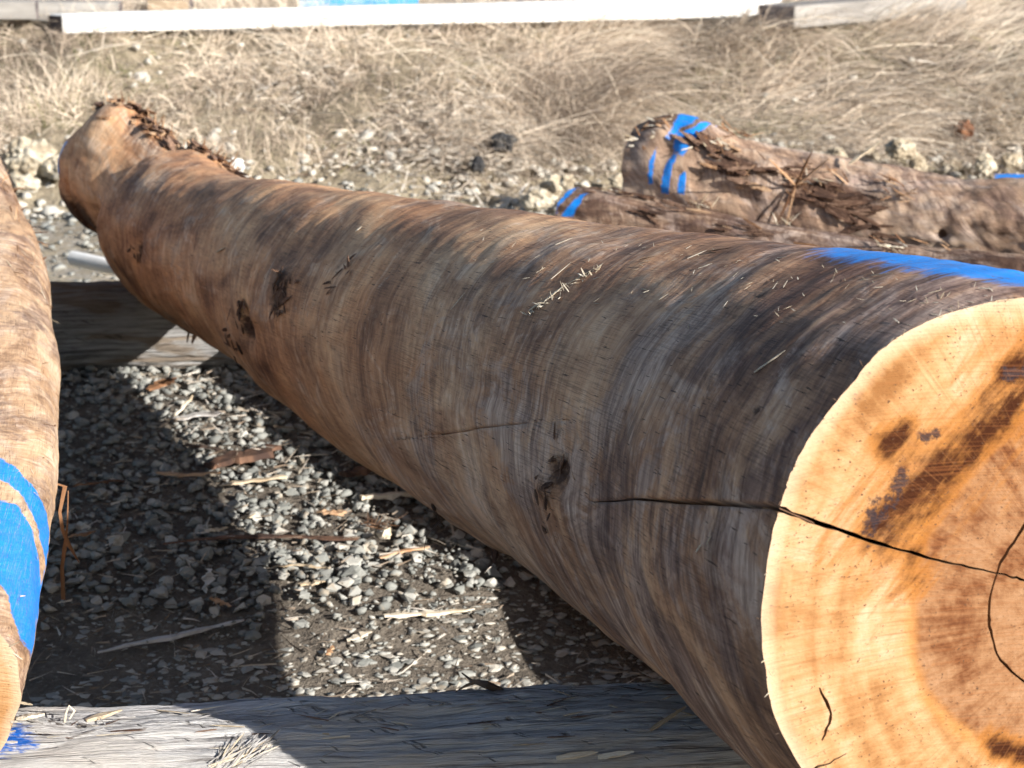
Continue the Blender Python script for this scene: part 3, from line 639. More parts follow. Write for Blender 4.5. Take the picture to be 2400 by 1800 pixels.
for k in range(46):
    t = rnd.random(); x = 1235 + 175 * t; y = 742 - 115 * t + rnd.gauss(0, 3); a0, b0 = ml.pick(x, y); p, n1_, ax_ = ml.point(a0, b0, .001); tg = np.cross(ax_, n1_)
    sliver('splinter', p, ax_ * rnd.gauss(0, .5) + tg * rnd.gauss(0, .6) + n1_ * rnd.uniform(.1, .8), n1_, rnd.uniform(.006, .018), rnd.uniform(.0015, .004), M_PALE, big)
# shaggy bark left on the far end
for k in range(230):
    t = rnd.random(); ss = ml.L - .03 - t * .95; th = R(rnd.gauss(94 - 50 * t, 7))
    p, n1_, ax_ = ml.point(ss, th, .001 + .010 * rnd.random()); tg = np.cross(ax_, n1_)
    d = ax_ * rnd.choice((-1, 1)) * rnd.uniform(.6, 1) + tg * rnd.gauss(0, .2) + n1_ * rnd.uniform(0, .08)
    sliver('bark_strip', p, d, n1_, rnd.uniform(.025, .09), rnd.uniform(.012, .034), rnd.choice((M_BARK, M_BARKD, M_BARKD)), big)
for k in range(70):
    t = rnd.uniform(.0, .95); ss = ml.L - .03 - t * .95; th = R(rnd.gauss(94 - 50 * t, 7))
    p, n1_, ax_ = ml.point(ss, th, .006); sliver('splinter', p, ax_ * rnd.gauss(0, 1) + n1_ * rnd.uniform(.2, .9), n1_, rnd.uniform(.03, .06), rnd.uniform(.002, .005), M_BARK, big)
# shreds hanging from the underside
for (x, y, L_, w) in ((440, 785, .035, .012), (452, 790, .028, .014), (1140, 1340, .03, .02), (1010, 1180, .02, .02)):
    a, b = ml.pick(x, y); p, n1_, ax_ = ml.point(a, b, -.004); sliver('bark_strip', p, (rnd.gauss(0, .2), 0, -1), n1_, L_, w, M_BARKD, big)
a, b = ml.pick(1015, 1180); p, n1_, ax_ = ml.point(a, b, .0)
bent_sliver('bark_strip', [p + np.array([.006, 0, .03]), p, p + np.array([.012, -.005, -.03]), p + np.array([-.012, 0, -.06]), p + np.array([-.018, .004, -.095])], .004, .6, M_TWIG, big)

# ------------------------------------------------------------------ left log
st_left = [(-.828, 2.70, .413, .148), (-.862, 2.95, .415, .152), (-.92, 3.3, .423, .160), (-1.001, 3.7, .435, .171), (-1.09, 4.1, .447, .181), (-1.209, 4.6, .453, .186), (-1.324, 5.1, .45, .184),
    (-1.469, 5.6, .44, .170), (-1.52, 5.78, .437, .176), (-1.597, 6.05, .43, .160), (-1.66, 6.3, .42, .166), (-1.717, 6.6, .415, .150)]
ll = Log(st_left, 420, 180, .010, 9.0)
def LP(x, y): return ll.pick(x, y)
tR = R(-40)
pl = ll.paint_poly([([(.86, R(160)), LP(2, 1075), LP(60, 1120), LP(110, 1200), LP(130, 1260), (.42, R(-10)), (.28, R(-30)), LP(88, 1430), LP(108, 1330), LP(80, 1220), LP(40, 1150), LP(2, 1120), (.76, R(160))], .03),
    ([(.74, R(165)), LP(2, 1175), LP(40, 1185), LP(82, 1270), LP(100, 1390), LP(74, 1545), LP(50, 1500), LP(20, 1400), LP(2, 1370), (.3, R(165))], .03)])
left = tag(empty('debarked_log', (-.83, 2.7, 0)), 'peeled log at the left edge with broad blue paint bands near its sawn end', 'log', 'peeled logs on bearers')
link('stem', ll.mesh('stem', pl), M_LEFT, left)
ll.cap('cut_face', 0, M_FACE, left); ll.cap('far_end', 1, M_FACE2, left)
fuzz(ll, left, M_BARK, [(1.9, R(40), 14, .10, .2, .035, .004, .9), (2.55, R(35), 14, .10, .25, .04, .005, .9), (3.05, R(40), 18, .06, .3, .04, .006, .9), (3.35, R(40), 14, .06, .3, .04, .006, .9), (1.2, R(15), 6, .1, .2, .02, .003, .8)])
fuzz(ll, left, M_PALE, [(2.2, R(30), 14, .3, .3, .03, .003, .8), (.5, R(30), 8, .25, .3, .012, .0025, .8)])
for k in range(26):
    j = rnd.randrange(ll.nt); p = ll.P[0, j]; d = p - ll.C[0]; d /= np.linalg.norm(d)
    sliver('splinter', p - d * .002, d * rnd.uniform(.3, 1) - ll.a[0] * rnd.uniform(0, .7) + np.cross(ll.a[0], d) * rnd.gauss(0, .5), ll.a[0], rnd.uniform(.008, .026), rnd.uniform(.002, .005), M_PALE, left)
q0 = at_Y(140, 1140, 3.62)
def qp(x, y): return at_Y(x, y, 3.62)
bent_sliver('bark_strip', [qp(135, 1135), qp(152, 1140), qp(140, 1200), qp(146, 1240), qp(160, 1275), qp(185, 1318)], .013, .3, M_BARK, left, (0, -1, 0), seed=3)
bent_sliver('bark_strip', [qp(160, 1150), qp(158, 1230), qp(152, 1280), qp(145, 1330), qp(148, 1405)], .008, .4, M_BARK, left, (0, -1, 0), (.3, .6, 1.4), seed=4)

# ------------------------------------------------------------------ logs behind on the right
def toward(P, k): P = np.array(P); out = P.copy(); out[:, :3] = CP + (P[:, :3] - CP) * k; out[:, 3] *= k; return out
st_big = toward([(.43, 6.79, .40, .172), (.5, 6.75, .41, .19), (.7, 6.633, .357, .205), (.9, 6.517, .330, .195), (1.1, 6.4, .317, .18), (1.3, 6.283, .326, .17), (1.5, 6.167, .346, .163), (1.7, 6.05, .352, .16), (1.9, 5.933, .365, .16), (2.1, 5.817, .381, .165), (2.3, 5.7, .397, .17)], .95)[::-1]
lb = Log(st_big, 300, 170, .022, 15.0, freq=1.3, lumps=[])
def lumpb(x, y, ws, wt, h, dk): a, b = lb.pick(x, y); return (a, b, ws, wt, h, dk)
lb.opt['lumps'] = [lumpb(1590, 300, .07, .08, .02, 0), lumpb(1575, 330, .02, .10, -.018, .5), lumpb(1720, 390, .10, .05, .010, .95), lumpb(1960, 460, .20, .05, .008, .9), lumpb(1800, 400, .06, .05, .012, .0), lumpb(2205, 550, .018, .018, -.02, 1.0), lumpb(2110, 450, .05, .05, .005, .5), lumpb(1640, 400, .03, .06, -.012, .6), lumpb(1850, 470, .04, .12, -.008, .4)]
lb.make()
def BP(x, y): return lb.pick(x, y)
pb = lb.paint_poly([([BP(1560, 325), BP(1580, 285), BP(1610, 277), BP(1645, 283), BP(1620, 290), BP(1590, 300), BP(1570, 330)], .02),
    ([BP(1575, 350), BP(1590, 310), BP(1620, 300), BP(1685, 296), BP(1640, 318), BP(1615, 345), BP(1600, 370)], .02),
    ([BP(1520, 430), BP(1522, 380), BP(1540, 345), BP(1535, 385), BP(1530, 430)], .015), ([BP(1552, 450), BP(1560, 390), BP(1580, 352), BP(1585, 370), BP(1570, 410), BP(1566, 455)], .015),
    ([BP(1590, 455), BP(1592, 410), BP(1604, 400), BP(1602, 455)], .015)])
rb = tag(empty('debarked_log', (.5, 6.45, 0)), 'thick gnarled log on the right with blue stripes on its flared end', 'log', 'peeled logs on bearers')
link('stem', lb.mesh('stem', pb), M_BIG, rb)
lb.cap('far_end', 0, M_FACE2, rb); lb.cap('flared_end', 1, M_FACE2, rb)
def strips(lg, root, chain, n, L_, w, mats, lift, name='bark_strip'):
    q = [lg.pick(*c) for c in chain]
    for k in range(n):
        t = rnd.random() * (len(q) - 1); i = min(int(t), len(q) - 2); u = t - i
        a = q[i][0] * (1 - u) + q[i + 1][0] * u + rnd.gauss(0, .02); b = q[i][1] * (1 - u) + q[i + 1][1] * u + rnd.gauss(0, .10)
        p, n1_, ax_ = lg.point(a, b, .003 + rnd.random() * .012); tg = np.cross(ax_, n1_)
        d = ax_ * rnd.choice((-1, 1)) * rnd.uniform(.5, 1) + tg * rnd.gauss(0, .16 if name == 'bark_strip' else .5) + n1_ * rnd.uniform(0, lift if name != 'bark_strip' else .04)
        sliver(name, p, d, n1_, L_ * rnd.uniform(.5, 1.4), w * rnd.uniform(.5, 1.3), rnd.choice(mats), root)
strips(lb, rb, [(1640, 340), (1700, 380), (1760, 420)], 34, .07, .022, (M_BARKD, M_BARKD, M_BARKD, M_BARK), .10)
strips(lb, rb, [(1650, 335), (1690, 350), (1680, 360)], 22, .035, .005, (M_BARK, M_PALE), .6, 'splinter')
strips(lb, rb, [(1740, 425), (1770, 410)], 10, .035, .005, (M_BARK,), .6, 'splinter')
strips(lb, rb, [(1860, 430), (1950, 480), (2060, 540)], 50, .08, .024, (M_BARKD,), .08)
strips(lb, rb, [(1850, 430), (1870, 410), (1930, 420), (1980, 440)], 30, .05, .006, (M_BARK, M_BARK, M_PALE), .7, 'splinter')
strips(lb, rb, [(2090, 440), (2140, 480)], 18, .045, .006, (M_BARK, M_BARKD), .5, 'splinter')
strips(lb, rb, [(1500, 340), (1530, 300), (1545, 290)], 26, .03, .008, (M_BARK, M_PALE), .5, 'splinter')
strips(lb, rb, [(1700, 305), (1750, 325)], 14, .05, .010, (M_BARK,), .5, 'splinter')
p, n1_, ax_ = lb.point(*BP(1990, 400), .02); p2, *_ = lb.point(*BP(2035, 390), .05)
sliver('splinter', p, p2 - p, n1_, .11, .016, M_PALE, rb)
p, n1_, ax_ = lb.point(*BP(1870, 440), .02)
for dx, dz in ((-.06, -.12), (-.03, -.13), (.02, .06), (.05, .05), (-.05, .05)): sliver('splinter', p, (dx, -.03, dz), n1_, .13, .010, M_BARK, rb)

st_small = toward([(.19, 6.5, .325, .105), (.38, 6.367, .323, .1), (.57, 6.233, .305, .098), (.76, 6.1, .293, .095), (.95, 5.967, .289, .092), (1.14, 5.833, .286, .09), (1.33, 5.7, .297, .088), (1.52, 5.567, .302, .088), (1.71, 5.433, .314, .088), (1.9, 5.3, .33, .088)], .97)[::-1]
nfs = np.array([-.97, .2, .12]); nfs /= np.linalg.norm(nfs)
ls_ = Log(st_small, 280, 130, .012, 25.0, nf1=None)
def SP(x, y): return ls_.pick(x, y)
ps = ls_.paint_poly([([SP(1300, 470), SP(1312, 445), SP(1325, 438), SP(1355, 438), SP(1340, 455), SP(1320, 475), SP(1305, 495)], .02), ([SP(1315, 510), SP(1335, 480), SP(1365, 455), SP(1380, 452), SP(1360, 480), SP(1345, 510)], .02), ([SP(1285, 512), SP(1300, 490), SP(1305, 500), SP(1300, 516)], .015)])
rs = tag(empty('debarked_log', (.2, 6.3, 0)), 'slim dark pole with blue dabs on its end, just behind the thickest log', 'log', 'peeled logs on bearers')
link('stem', ls_.mesh('stem', ps), M_SMALL, rs)
ls_.cap('far_end', 0, M_FACE2, rs); ls_.cap('painted_end', 1, M_FACE2, rs)
strips(ls_, rs, [(1380, 445), (1450, 458), (1550, 472), (1620, 492)], 22, .07, .013, (M_BARKD, M_BARKD, M_BARKD, M_BARK), .10)
strips(ls_, rs, [(1560, 470), (1640, 490), (1660, 495)], 18, .05, .007, (M_BARK, M_PALE), 1.0, 'splinter')
strips(ls_, rs, [(1450, 490), (1600, 520), (1720, 545)], 8, .08, .014, (M_BARKD,), .06)
strips(ls_, rs, [(1830, 530), (1850, 530)], 14, .04, .006, (M_PALE, M_BARKD), .9, 'splinter')
strips(ls_, rs, [(2080, 590), (2130, 585), (2240, 592)], 16, .05, .007, (M_BARK, M_PALE), .7, 'splinter')
strips(ls_, rs, [(1700, 535), (2000, 590), (2300, 630)], 24, .06, .010, (M_BARKD, M_BARK), .15)

# unseen thin pole added behind the big log to throw shade along its foot
shade_pole = Log([(.76, 3.54, .0, .16), (.45, 4.11, .01, .16), (-.02, 4.85, .115, .155), (-.42, 5.61, .135, .14)], 90, 60, .008, 33.0)
hid = tag(empty('debarked_log', (.6, 3.6, 0)), 'unseen thin pole added behind the thickest log to shade its foot', 'log', 'peeled logs on bearers')
link('stem', shade_pole.mesh('stem'), M_SMALL, hid); shade_pole.cap('near_end', 0, M_FACE2, hid); shade_pole.cap('far_end', 1, M_FACE2, hid)

# blue painted log end at the right edge, beyond the gnarled log
be_log = Log([(1.68, 7.35, .16, .16), (1.95, 7.28, .16, .16), (2.6, 7.1, .16, .15)], 70, 70, .012, 37.0)
bl = tag(empty('debarked_log', (1.68, 7.3, 0)), 'log end daubed bright blue peeping over the gnarled log at the right edge', 'log', 'peeled logs on bearers')
link('stem', be_log.mesh('stem', be_log.paint_poly([([(.0, R(20)), (.0, R(150)), (.45, R(150)), (.45, R(20))], .1)])), M_BIG, bl)
be_log.cap('near_end', 0, M_FACE2, bl); be_log.cap('far_end', 1, M_FACE2, bl)

# ------------------------------------------------------------------ splinters on the near bearer
def nb_at(x, y): return nb_log.pick(x, y)
def nb_spl(x0, y0, x1, y1, w, lift, mat=M_GREYW):
    p, n1_, ax_ = nb_log.point(*nb_at(x0, y0), .001); q, *_ = nb_log.point(*nb_at(x1, y1), lift)
    sliver('splinter', p, q - p, n1_, np.linalg.norm(q - p), w, mat, nb)
for k in range(90):     # frayed tuft
    x = rnd.uniform(490, 610); y = 1795 - (x - 490) * .25 + rnd.uniform(-12, 25); nb_spl(x, y, x + rnd.uniform(25, 75), y - rnd.uniform(15, 50), rnd.uniform(.0015, .0045), rnd.uniform(.002, .014), rnd.choice((M_GREYW, M_GREYW, M_PALE)))
for k in range(130):
    x = rnd.uniform(30, 1650); y = np.interp(x, [30, 700, 1650], [1690, 1660, 1600]) + rnd.uniform(0, 130) * rnd.random()
    nb_spl(x, y, x + rnd.choice((-1, 1)) * rnd.uniform(15, 90), y + rnd.uniform(-14, 14), rnd.uniform(.0015, .006), rnd.uniform(.001, .008), rnd.choice((M_GREYW, M_GREYW, M_PALE, M_BARKD)))
for (x0, y0, x1, y1, w, l) in ((365, 1665, 440, 1680, .008, .006), (440, 1672, 530, 1668, .007, .006), (40, 1685, 100, 1680, .03, .008), (200, 1690, 280, 1672, .02, .006), (1310, 1775, 1400, 1770, .013, .006), (1400, 1775, 1490, 1768, .012, .01), (1530, 1715, 1600, 1670, .010, .01)): nb_spl(x0, y0, x1, y1, w, l, M_PALE)
def nbp(x, y, h=0.0):
    p, n1_, ax_ = nb_log.point(*nb_at(x, y), h); return p
t0 = nbp(1165, 1625); ti = at_Y(1082, 1577, t0[1] + .02)
bent_sliver('twig', [nbp(1170, 1622), at_Y(1140, 1605, t0[1] + .0), at_Y(1105, 1595, t0[1] + .01), ti], .009, .7, M_TWIG, nb, (0, -1, 0), (1, 1, .2), 5)
bent_sliver('twig', [at_Y(1115, 1598, t0[1] + .01), at_Y(1090, 1608, t0[1] + .0), nbp(1075, 1615)], .005, .7, M_TWIG, nb, (0, -1, 0), (1, 1, .3), 6)
t1 = nbp(148, 1695)
bent_sliver('splinter', [t1, at_Y(155, 1672, t1[1]), at_Y(162, 1654, t1[1]), at_Y(175, 1666, t1[1]), at_Y(163, 1685, t1[1])], .005, .4, M_PALE, nb, (0, -1, 0), (.8, .8, .5), 7)

# ------------------------------------------------------------------ gravel
def stone_mesh(seed):
    q = random.Random(seed); bm = bmesh.new()
    for k in range(13):
        v = Vector((q.gauss(0, 1), q.gauss(0, 1), q.gauss(0, 1))).normalized(); bm.verts.new((v.x * q.uniform(.75, 1.1), v.y * q.uniform(.55, .95), v.z * q.uniform(.45, .75)))
    bmesh.ops.convex_hull(bm, input=bm.verts); bmesh.ops.delete(bm, geom=[v for v in bm.verts if not v.link_faces], context='VERTS')
    bmesh.ops.triangulate(bm, faces=bm.faces); me = bpy.data.meshes.new('stone'); bm.to_mesh(me); bm.free(); return me
SM = [stone_mesh(k) for k in range(16)]
SV = []
for me in SM:
    me.materials.append(M_GRAV); fattr(me, 'tone', np.zeros(len(me.vertices))); fattr(me, 'obj', np.ones(len(me.vertices)))
    V = np.array([v.co[:] for v in me.vertices]); F = np.array([p.vertices[:] for p in me.polygons]); SV.append((V, F))
stones = []   # x,y,z,size,flat,rz,tilt,variant,tone
def scatter(n, x0, x1, y0, y1, smin, smax, sink, flat, lift, pw=1.6, edge=None):
    for k in range(n):
        x, y = rnd.uniform(x0, x1), rnd.uniform(y0, y1)
        if edge is not None and not edge(x, y): continue
        s = smin + (smax - smin) * rnd.random() ** pw
        stones.append([x, y, s * flat * sink + rnd.random() * lift, s, flat * rnd.uniform(.8, 1.2), rnd.uniform(0, 6.28), rnd.gauss(0, .12 + .25 * (lift > 0)), rnd.randrange(16), rnd.random()])
muddy = lambda x, y: y < 4.38 + .25 * nz((x * 2.5, y * 2.5, 3)) + .12 * x
scatter(6000, -1.8, 1.2, 4.2, 5.95, .003, .007, .8, .8, .02, 1.0)
scatter(11500, -1.9, 1.3, 3.2, 5.0, .006, .023, .10, .28, 0, 1.7, muddy)
scatter(9000, -1.9, 1.3, 4.0, 5.95, .007, .025, .2, .85, .014, 1.4, lambda x, y: not muddy(x, y))
scatter(2600, -1.8, 1.3, 3.2, 5.0, .004, .009, .0, .6, 0, 1.0)
scatter(4200, -2.6, 2.2, 6.1, 8.6, .006, .03, .1, .7, .004, 2.2)
n_loose = len(stones)
scatter(2600, -3.2, 3.2, 8.15, 8.9, .008, .045, .2, .8, .01, 3.0)
scatter(800, -3.2, 3.2, 8.6, 10.2, .006, .03, .2, .8, .01, 3.0)
for st_ in stones[n_loose:]: st_[8] = .86 + .14 * rnd.random()
for st_ in stones[:n_loose]: st_[8] = .45 + .55 * st_[8] if st_[4] < .45 else st_[8] * .75
S = np.array(stones); S[:, 2] += ground_z(S[:, 0], S[:, 1])
pr = proj(S[:, :3]); zc = (S[:, :3] - CP) @ fw; sz = S[:, 3] / zc
botx = np.array([144, 239, 304, 412, 597, 744, 916, 1090, 1320, 1513, 1800]); boty = np.array([455, 574, 683, 770, 867, 1005, 1125, 1234, 1391, 1530, 1783])
vis = (pr[:, 0] > 0) & (pr[:, 0] < 1500) & (pr[:, 1] > np.interp(pr[:, 0], botx, boty)) & (pr[:, 1] < np.interp(pr[:, 0], [0, 60, 1500], [1670, 1670, 1590])) & (pr[:, 0] > np.interp(pr[:, 1], [400, 850, 950, 1400, 1560], [20, 135, 140, 95, 60])) & (S[:, 1] < 5.9)
order = np.argsort(-(sz * vis)); top300 = set(order[:300].tolist())
def stone_matrix(s): return Matrix.Translation((s[0], s[1], s[2])) @ Matrix.Rotation(s[5], 4, 'Z') @ Matrix.Rotation(s[6], 4, 'X') @ Matrix.Diagonal((s[3], s[3], s[3] * s[4], 1))
for i in top300:
    o = bpy.data.objects.new('stone', SM[int(S[i, 7])]); COL.objects.link(o); o.parent = ground; o.matrix_basis = stone_matrix(S[i])
AV, AF, AT, off = [], [], [], 0
for i in range(len(S)):
    if i in top300: continue
    V, F = SV[int(S[i, 7])]; Mx = np.array(stone_matrix(S[i])); AV.append(V @ Mx[:3, :3].T + Mx[:3, 3]); AF.append(F + off); off += len(V); AT.append(np.full(len(V), S[i, 8]))
gm = mesh_np('gravel', np.concatenate(AV), np.concatenate(AF)); fattr(gm, 'tone', np.concatenate(AT)); fattr(gm, 'obj', np.zeros(off))
tag(link('gravel', gm, M_GRAV, None, smooth=False), 'grey crushed gravel spread between the bearers', None, None, 'stuff')

# ------------------------------------------------------------------ litter on the gravel
def litter(name, label, cat, pxs, w, mat, z=.018, flat=.25, taper=(.5, 1, .4), seed=0, group='bark and wood scraps on the gravel'):
    P = [at_g(x, y, z + (dz[0] if dz else 0)) for (x, y, *dz) in pxs]
    n = 11; T = np.linspace(0, 1, len(P)); q = random.Random(seed + 50)
    Q = [np.array([np.interp(t, T, [p[i] for p in P]) for i in range(3)]) + np.array([q.gauss(0, .002), q.gauss(0, .002), q.uniform(0, .004)]) for t in np.linspace(0, 1, n)]
    o = bent_sliver(name, Q, w, flat, mat, None, (0, 0, 1), taper, seed); return tag(o, label, cat, group)
litter('bark_chip', 'orange curled bark chip lying against the far bearer', 'bark', [(345, 915), (385, 900), (412, 888, .03)], .045, M_BARK, .025, .3, seed=1)
litter('wood_sliver', 'white split stick lying beside the big log on sunlit gravel', 'stick', [(845, 1168), (985, 1158)], .022, M_PALE, .025, .5, (.8, 1, .9), 2)
litter('bark_chip', 'bright orange bark sliver near the root tuft', 'bark', [(893, 1308), (945, 1293), (1007, 1284)], .02, M_BARK, .025, .3, seed=3)
litter('wood_sliver', 'long flat straw coloured lath lying on the embedded pebbles', 'stick', [(899, 1445), (1000, 1440), (1108, 1430)], .02, M_PALE, .012, .35, (.9, 1, .3), 4)
litter('bark_chip', 'tiny orange chip on the dark mud below the lath', 'bark', [(768, 1535), (780, 1518)], .014, M_BARK, .012, .4, seed=5)
litter('wood_chip', 'frayed pale wood chip on sunlit mud', 'wood chip', [(815, 1505), (842, 1491), (872, 1480)], .03, M_PALE, .012, .15, (.2, 1, .2), 6)
litter('bark_strip', 'long grey brown bark ribbon crossing from shade into sun', 'bark', [(380, 1275), (520, 1262), (640, 1258), (842, 1265)], .03, M_BARKD, .022, .2, (.4, 1, .6), 7)
litter('wood_sliver', 'pale curled wood peel on the sunlit gravel', 'wood chip', [(515, 1140), (590, 1128), (668, 1118)], .028, M_PALE, .028, .25, (.3, 1, .7), 8)
litter('bark_strip', 'brown bark strip at the edge of the shade', 'bark', [(366, 1112), (440, 1115), (515, 1108)], .022, M_BARK, .026, .3, seed=9)
litter('bark_mat', 'dark red fibrous bark mat in the sunlit gravel', 'bark', [(487, 1095), (540, 1075), (600, 1068), (641, 1048)], .07, M_BARKD, .022, .25, (.6, 1, .6), 10)
litter('wood_chip', 'small white splintered knob of wood below the root tuft', 'wood chip', [(885, 1258), (905, 1250, .01), (915, 1262)], .03, M_PALE, .03, .6, (.6, 1, .6), 12)
litter('wood_sliver', 'straight straw coloured stick leaning towards the far bearer', 'stick', [(375, 1005), (415, 970), (452, 930, .02)], .011, M_PALE, .03, .5, seed=13)
litter('bark_strip', 'dark arched bark strip on the gravel behind the red mat', 'bark', [(430, 1045), (500, 1052), (572, 1075)], .022, M_TWIG, .025, .3, seed=14)
litter('bark_chip', 'small rust chip deep in the shade', 'bark', [(495, 1405), (540, 1422)], .016, M_BARK, .025, .3, seed=15)
litter('wood_chip', 'grey frayed chip standing up in the shade', 'wood chip', [(480, 1390), (487, 1360, .03), (492, 1335, .06)], .028, M_GREYW, .02, .2, seed=16)
litter('dead_branch', 'long grey stick sunk in mud in the deep shade', 'stick', [(230, 1530), (400, 1495), (575, 1455)], .02, M_GREYW, .012, .4, seed=18)
litter('wood_sliver', 'thin pale sliver just sunward of the bark ribbon', 'stick', [(640, 1330), (700, 1325), (770, 1332)], .014, M_PALE, .022, .3, seed=19)
litter('wood_sliver', 'pale flake between the two shadows by the pebbles', 'wood chip', [(700, 1372), (760, 1366)], .022, M_PALE, .02, .25, seed=20)
litter('bark_strip', 'red brown bark strip beyond the root tuft', 'bark', [(745, 1200), (790, 1205), (812, 1198)], .028, M_BARK, .03, .3, seed=21)
litter('bark_chip', 'dark curled bark scrap at the foot of the big log', 'bark', [(800, 1115), (850, 1105), (870, 1098)], .04, M_BARKD, .03, .4, seed=22)
litter('wood_sliver', 'flat tan bark sheet in the far sunlit gravel', 'bark', [(400, 985), (460, 975), (520, 968)], .05, M_GREYW, .024, .12, seed=23)
litter('bark_strip', 'thin brown strip in shade next to the left log', 'bark', [(170, 1140), (240, 1132), (292, 1128)], .016, M_BARK, .026, .3, seed=24)
litter('bark_strip', 'rust coloured strip in shade below the hanging bark', 'bark', [(160, 1260), (225, 1248)], .018, M_BARK, .026, .3, seed=25)
litter('wood_sliver', 'small peach coloured shaving on sunlit gravel', 'wood chip', [(560, 1218), (600, 1208)], .016, M_PALE, .03, .3, seed=26)
litter('wood_sliver', 'tan shaving tucked under the bark ribbon', 'wood chip', [(480, 1245), (530, 1240)], .022, M_PALE, .028, .3, seed=27)
# root tuft
tc_ = at_g(890, 1222, .03); tuft = tag(empty('root_tuft', tuple(tc_)), 'brown bristly tuft of roots beside the big log', 'root tuft')
for k in range(70):
    d = Vector((rnd.gauss(0, 1), rnd.gauss(0, .8), rnd.uniform(-.2, .8))).normalized()
    sliver('rootlet', (tc_[0] + rnd.gauss(0, .022), tc_[1] + rnd.gauss(0, .02), tc_[2] - .012 + rnd.uniform(0, .01)), d, (0, 0, 1), rnd.uniform(.015, .045), rnd.uniform(.0015, .004), rnd.choice((M_BARKD, M_BARK, M_TWIG)), None).parent = tuft
for o in tuft.children: o.matrix_parent_inverse = Matrix.Translation(tuft.location).inverted()
# small anonymous litter
def ribbons(name, base, Ldir, width, tone, seg, droop, mat, label, cards=False):
    """many tapered ribbons: base (n,3), Ldir (n,3) with length, width (n), droop (n)"""
    n = len(base); t = np.linspace(0, 1, seg + 1)
    L = np.linalg.norm(Ldir, axis=1); d = Ldir / L[:, None]
    side = np.cross(d, rng.normal(0, 1, (n, 3))); side /= np.linalg.norm(side, axis=1)[:, None]
    P = base[:, None] + Ldir[:, None] * t[None, :, None]; P[..., 2] -= (droop[:, None] * L[:, None]) * t[None] ** 2
    bendx = rng.normal(0, .10, (n, 3)) * L[:, None]; P += bendx[:, None] * (t[None, :, None] ** 2)
    w = width[:, None] * np.clip(1.15 - t[None], .12, 1) * .5
    V = np.stack([P - side[:, None] * w[..., None], P + side[:, None] * w[..., None]], 2).reshape(-1, 3)
    k = np.arange(seg); q = np.stack([2 * k, 2 * k + 1, 2 * k + 3, 2 * k + 2], 1)
    F = (q[None] + (np.arange(n) * 2 * (seg + 1))[:, None, None]).reshape(-1, 4)
    me = mesh_np(name, V, F); fattr(me, 'tone', np.repeat(tone, 2 * (seg + 1))); 
    return tag(link(name, me, mat, None, smooth=False), label, None, None, 'stuff')
def tone_mat(name, stops, transl=0.25):
    m = NT(name); c = m.ramp(m.attr('tone'), stops); m.color(c); m.rough(.7)
    if transl:
        tb = m.n('ShaderNodeBsdfTranslucent'); m.set(tb.inputs[0], c); mx = m.n('ShaderNodeMixShader'); mx.inputs[0].default_value = transl
        m.t.links.new(m.b.outputs[0], mx.inputs[1]); m.t.links.new(tb.outputs[0], mx.inputs[2]); m.t.links.new(mx.outputs[0], m.t.nodes['Material Output'].inputs[0])
    return m.m
M_STRAW = tone_mat('dry_grass', [(0, (.18, .14, .11)), (.22, (.42, .345, .275)), (.5, (.67, .555, .44)), (.8, (.80, .69, .555)), (1, (.87, .78, .64))])
M_GREEN = tone_mat('green_grass', [(0, (.08, .10, .025)), (.5, (.17, .19, .05)), (1, (.27, .27, .09))])
M_CHIPS = tone_mat('chip_litter', [(0, (.14, .10, .07)), (.3, (.27, .22, .17)), (.6, (.42, .37, .31)), (1, (.58, .53, .47))], 0)
n = 3200
bx_ = rng.uniform(-1.5, .6, n); by_ = rng.uniform(3.1, 5.8, n); base = np.c_[bx_, by_, ground_z(bx_, by_) + .012 + .016 * (by_ > 4.4)]
an = rng.uniform(0, 6.28, n); LL = rng.uniform(.012, .06, n) * (1 + (rng.random(n) < .1))
ribbons('wood_litter', base, np.c_[np.cos(an) * LL, np.sin(an) * LL, rng.uniform(-.002, .012, n)], rng.uniform(.001, .006, n), rng.random(n) ** 1.6, 2, np.zeros(n), M_CHIPS, 'fine wood shavings and bark crumbs scattered over the gravel')

# ------------------------------------------------------------------ bank: dry grass
def bank(n, x0, x1, y0, y1, dens):
    x = rng.uniform(x0, x1, n); y = rng.uniform(y0, y1, n); k = dens(x, y) > rng.random(n); return x[k], y[k]
def fld(x, y, f, sd_):
    return np.array([mnoise.noise((a * f, b * f, sd_)) for a, b in zip(x, y)])
def grass(n, xr, yr, dens, az0, azs, el0, els, len0, len1, w0, w1, droop, name, label, mat, tr=(0, 1), clump=.0):
    x, y = bank(n, *xr, *yr, dens)
    if clump:
        cx = rng.integers(0, len(x), max(8, len(x) // 18)); idx = rng.integers(0, len(cx), len(x)); kk = rng.random(len(x)) < clump
        x = np.where(kk, x[cx][idx] + rng.normal(0, .05, len(x)), x); y = np.where(kk, y[cx][idx] + rng.normal(0, .05, len(x)), y)
    a = az0(x, y) + rng.normal(0, azs, len(x)) + fld(x, y, 1.8, 4.) * 1.1; e = np.clip(rng.normal(el0, els, len(x)) + fld(x, y, 2.5, 9.) * .5, .02, 1.5)
    L = rng.uniform(len0, len1, len(x)) * np.clip(1 + fld(x, y, 1.5, 14.) * .8, .4, 1.6)
    z = ground_z(x, y) - .01 + fld(x, y, 2.0, 2.0) * .03
    D = np.c_[np.cos(a) * np.cos(e), np.sin(a) * np.cos(e), np.sin(e)] * L[:, None]
    tone = np.clip(tr[0] + (tr[1] - tr[0]) * (.52 + .55 * fld(x, y, 2.6, 20.) + rng.normal(0, .26, len(x))), 0, 1)
    return ribbons(name, np.c_[x, y, z], D, rng.uniform(w0, w1, len(x)), tone, 4, rng.uniform(*droop, len(x)), mat, label)
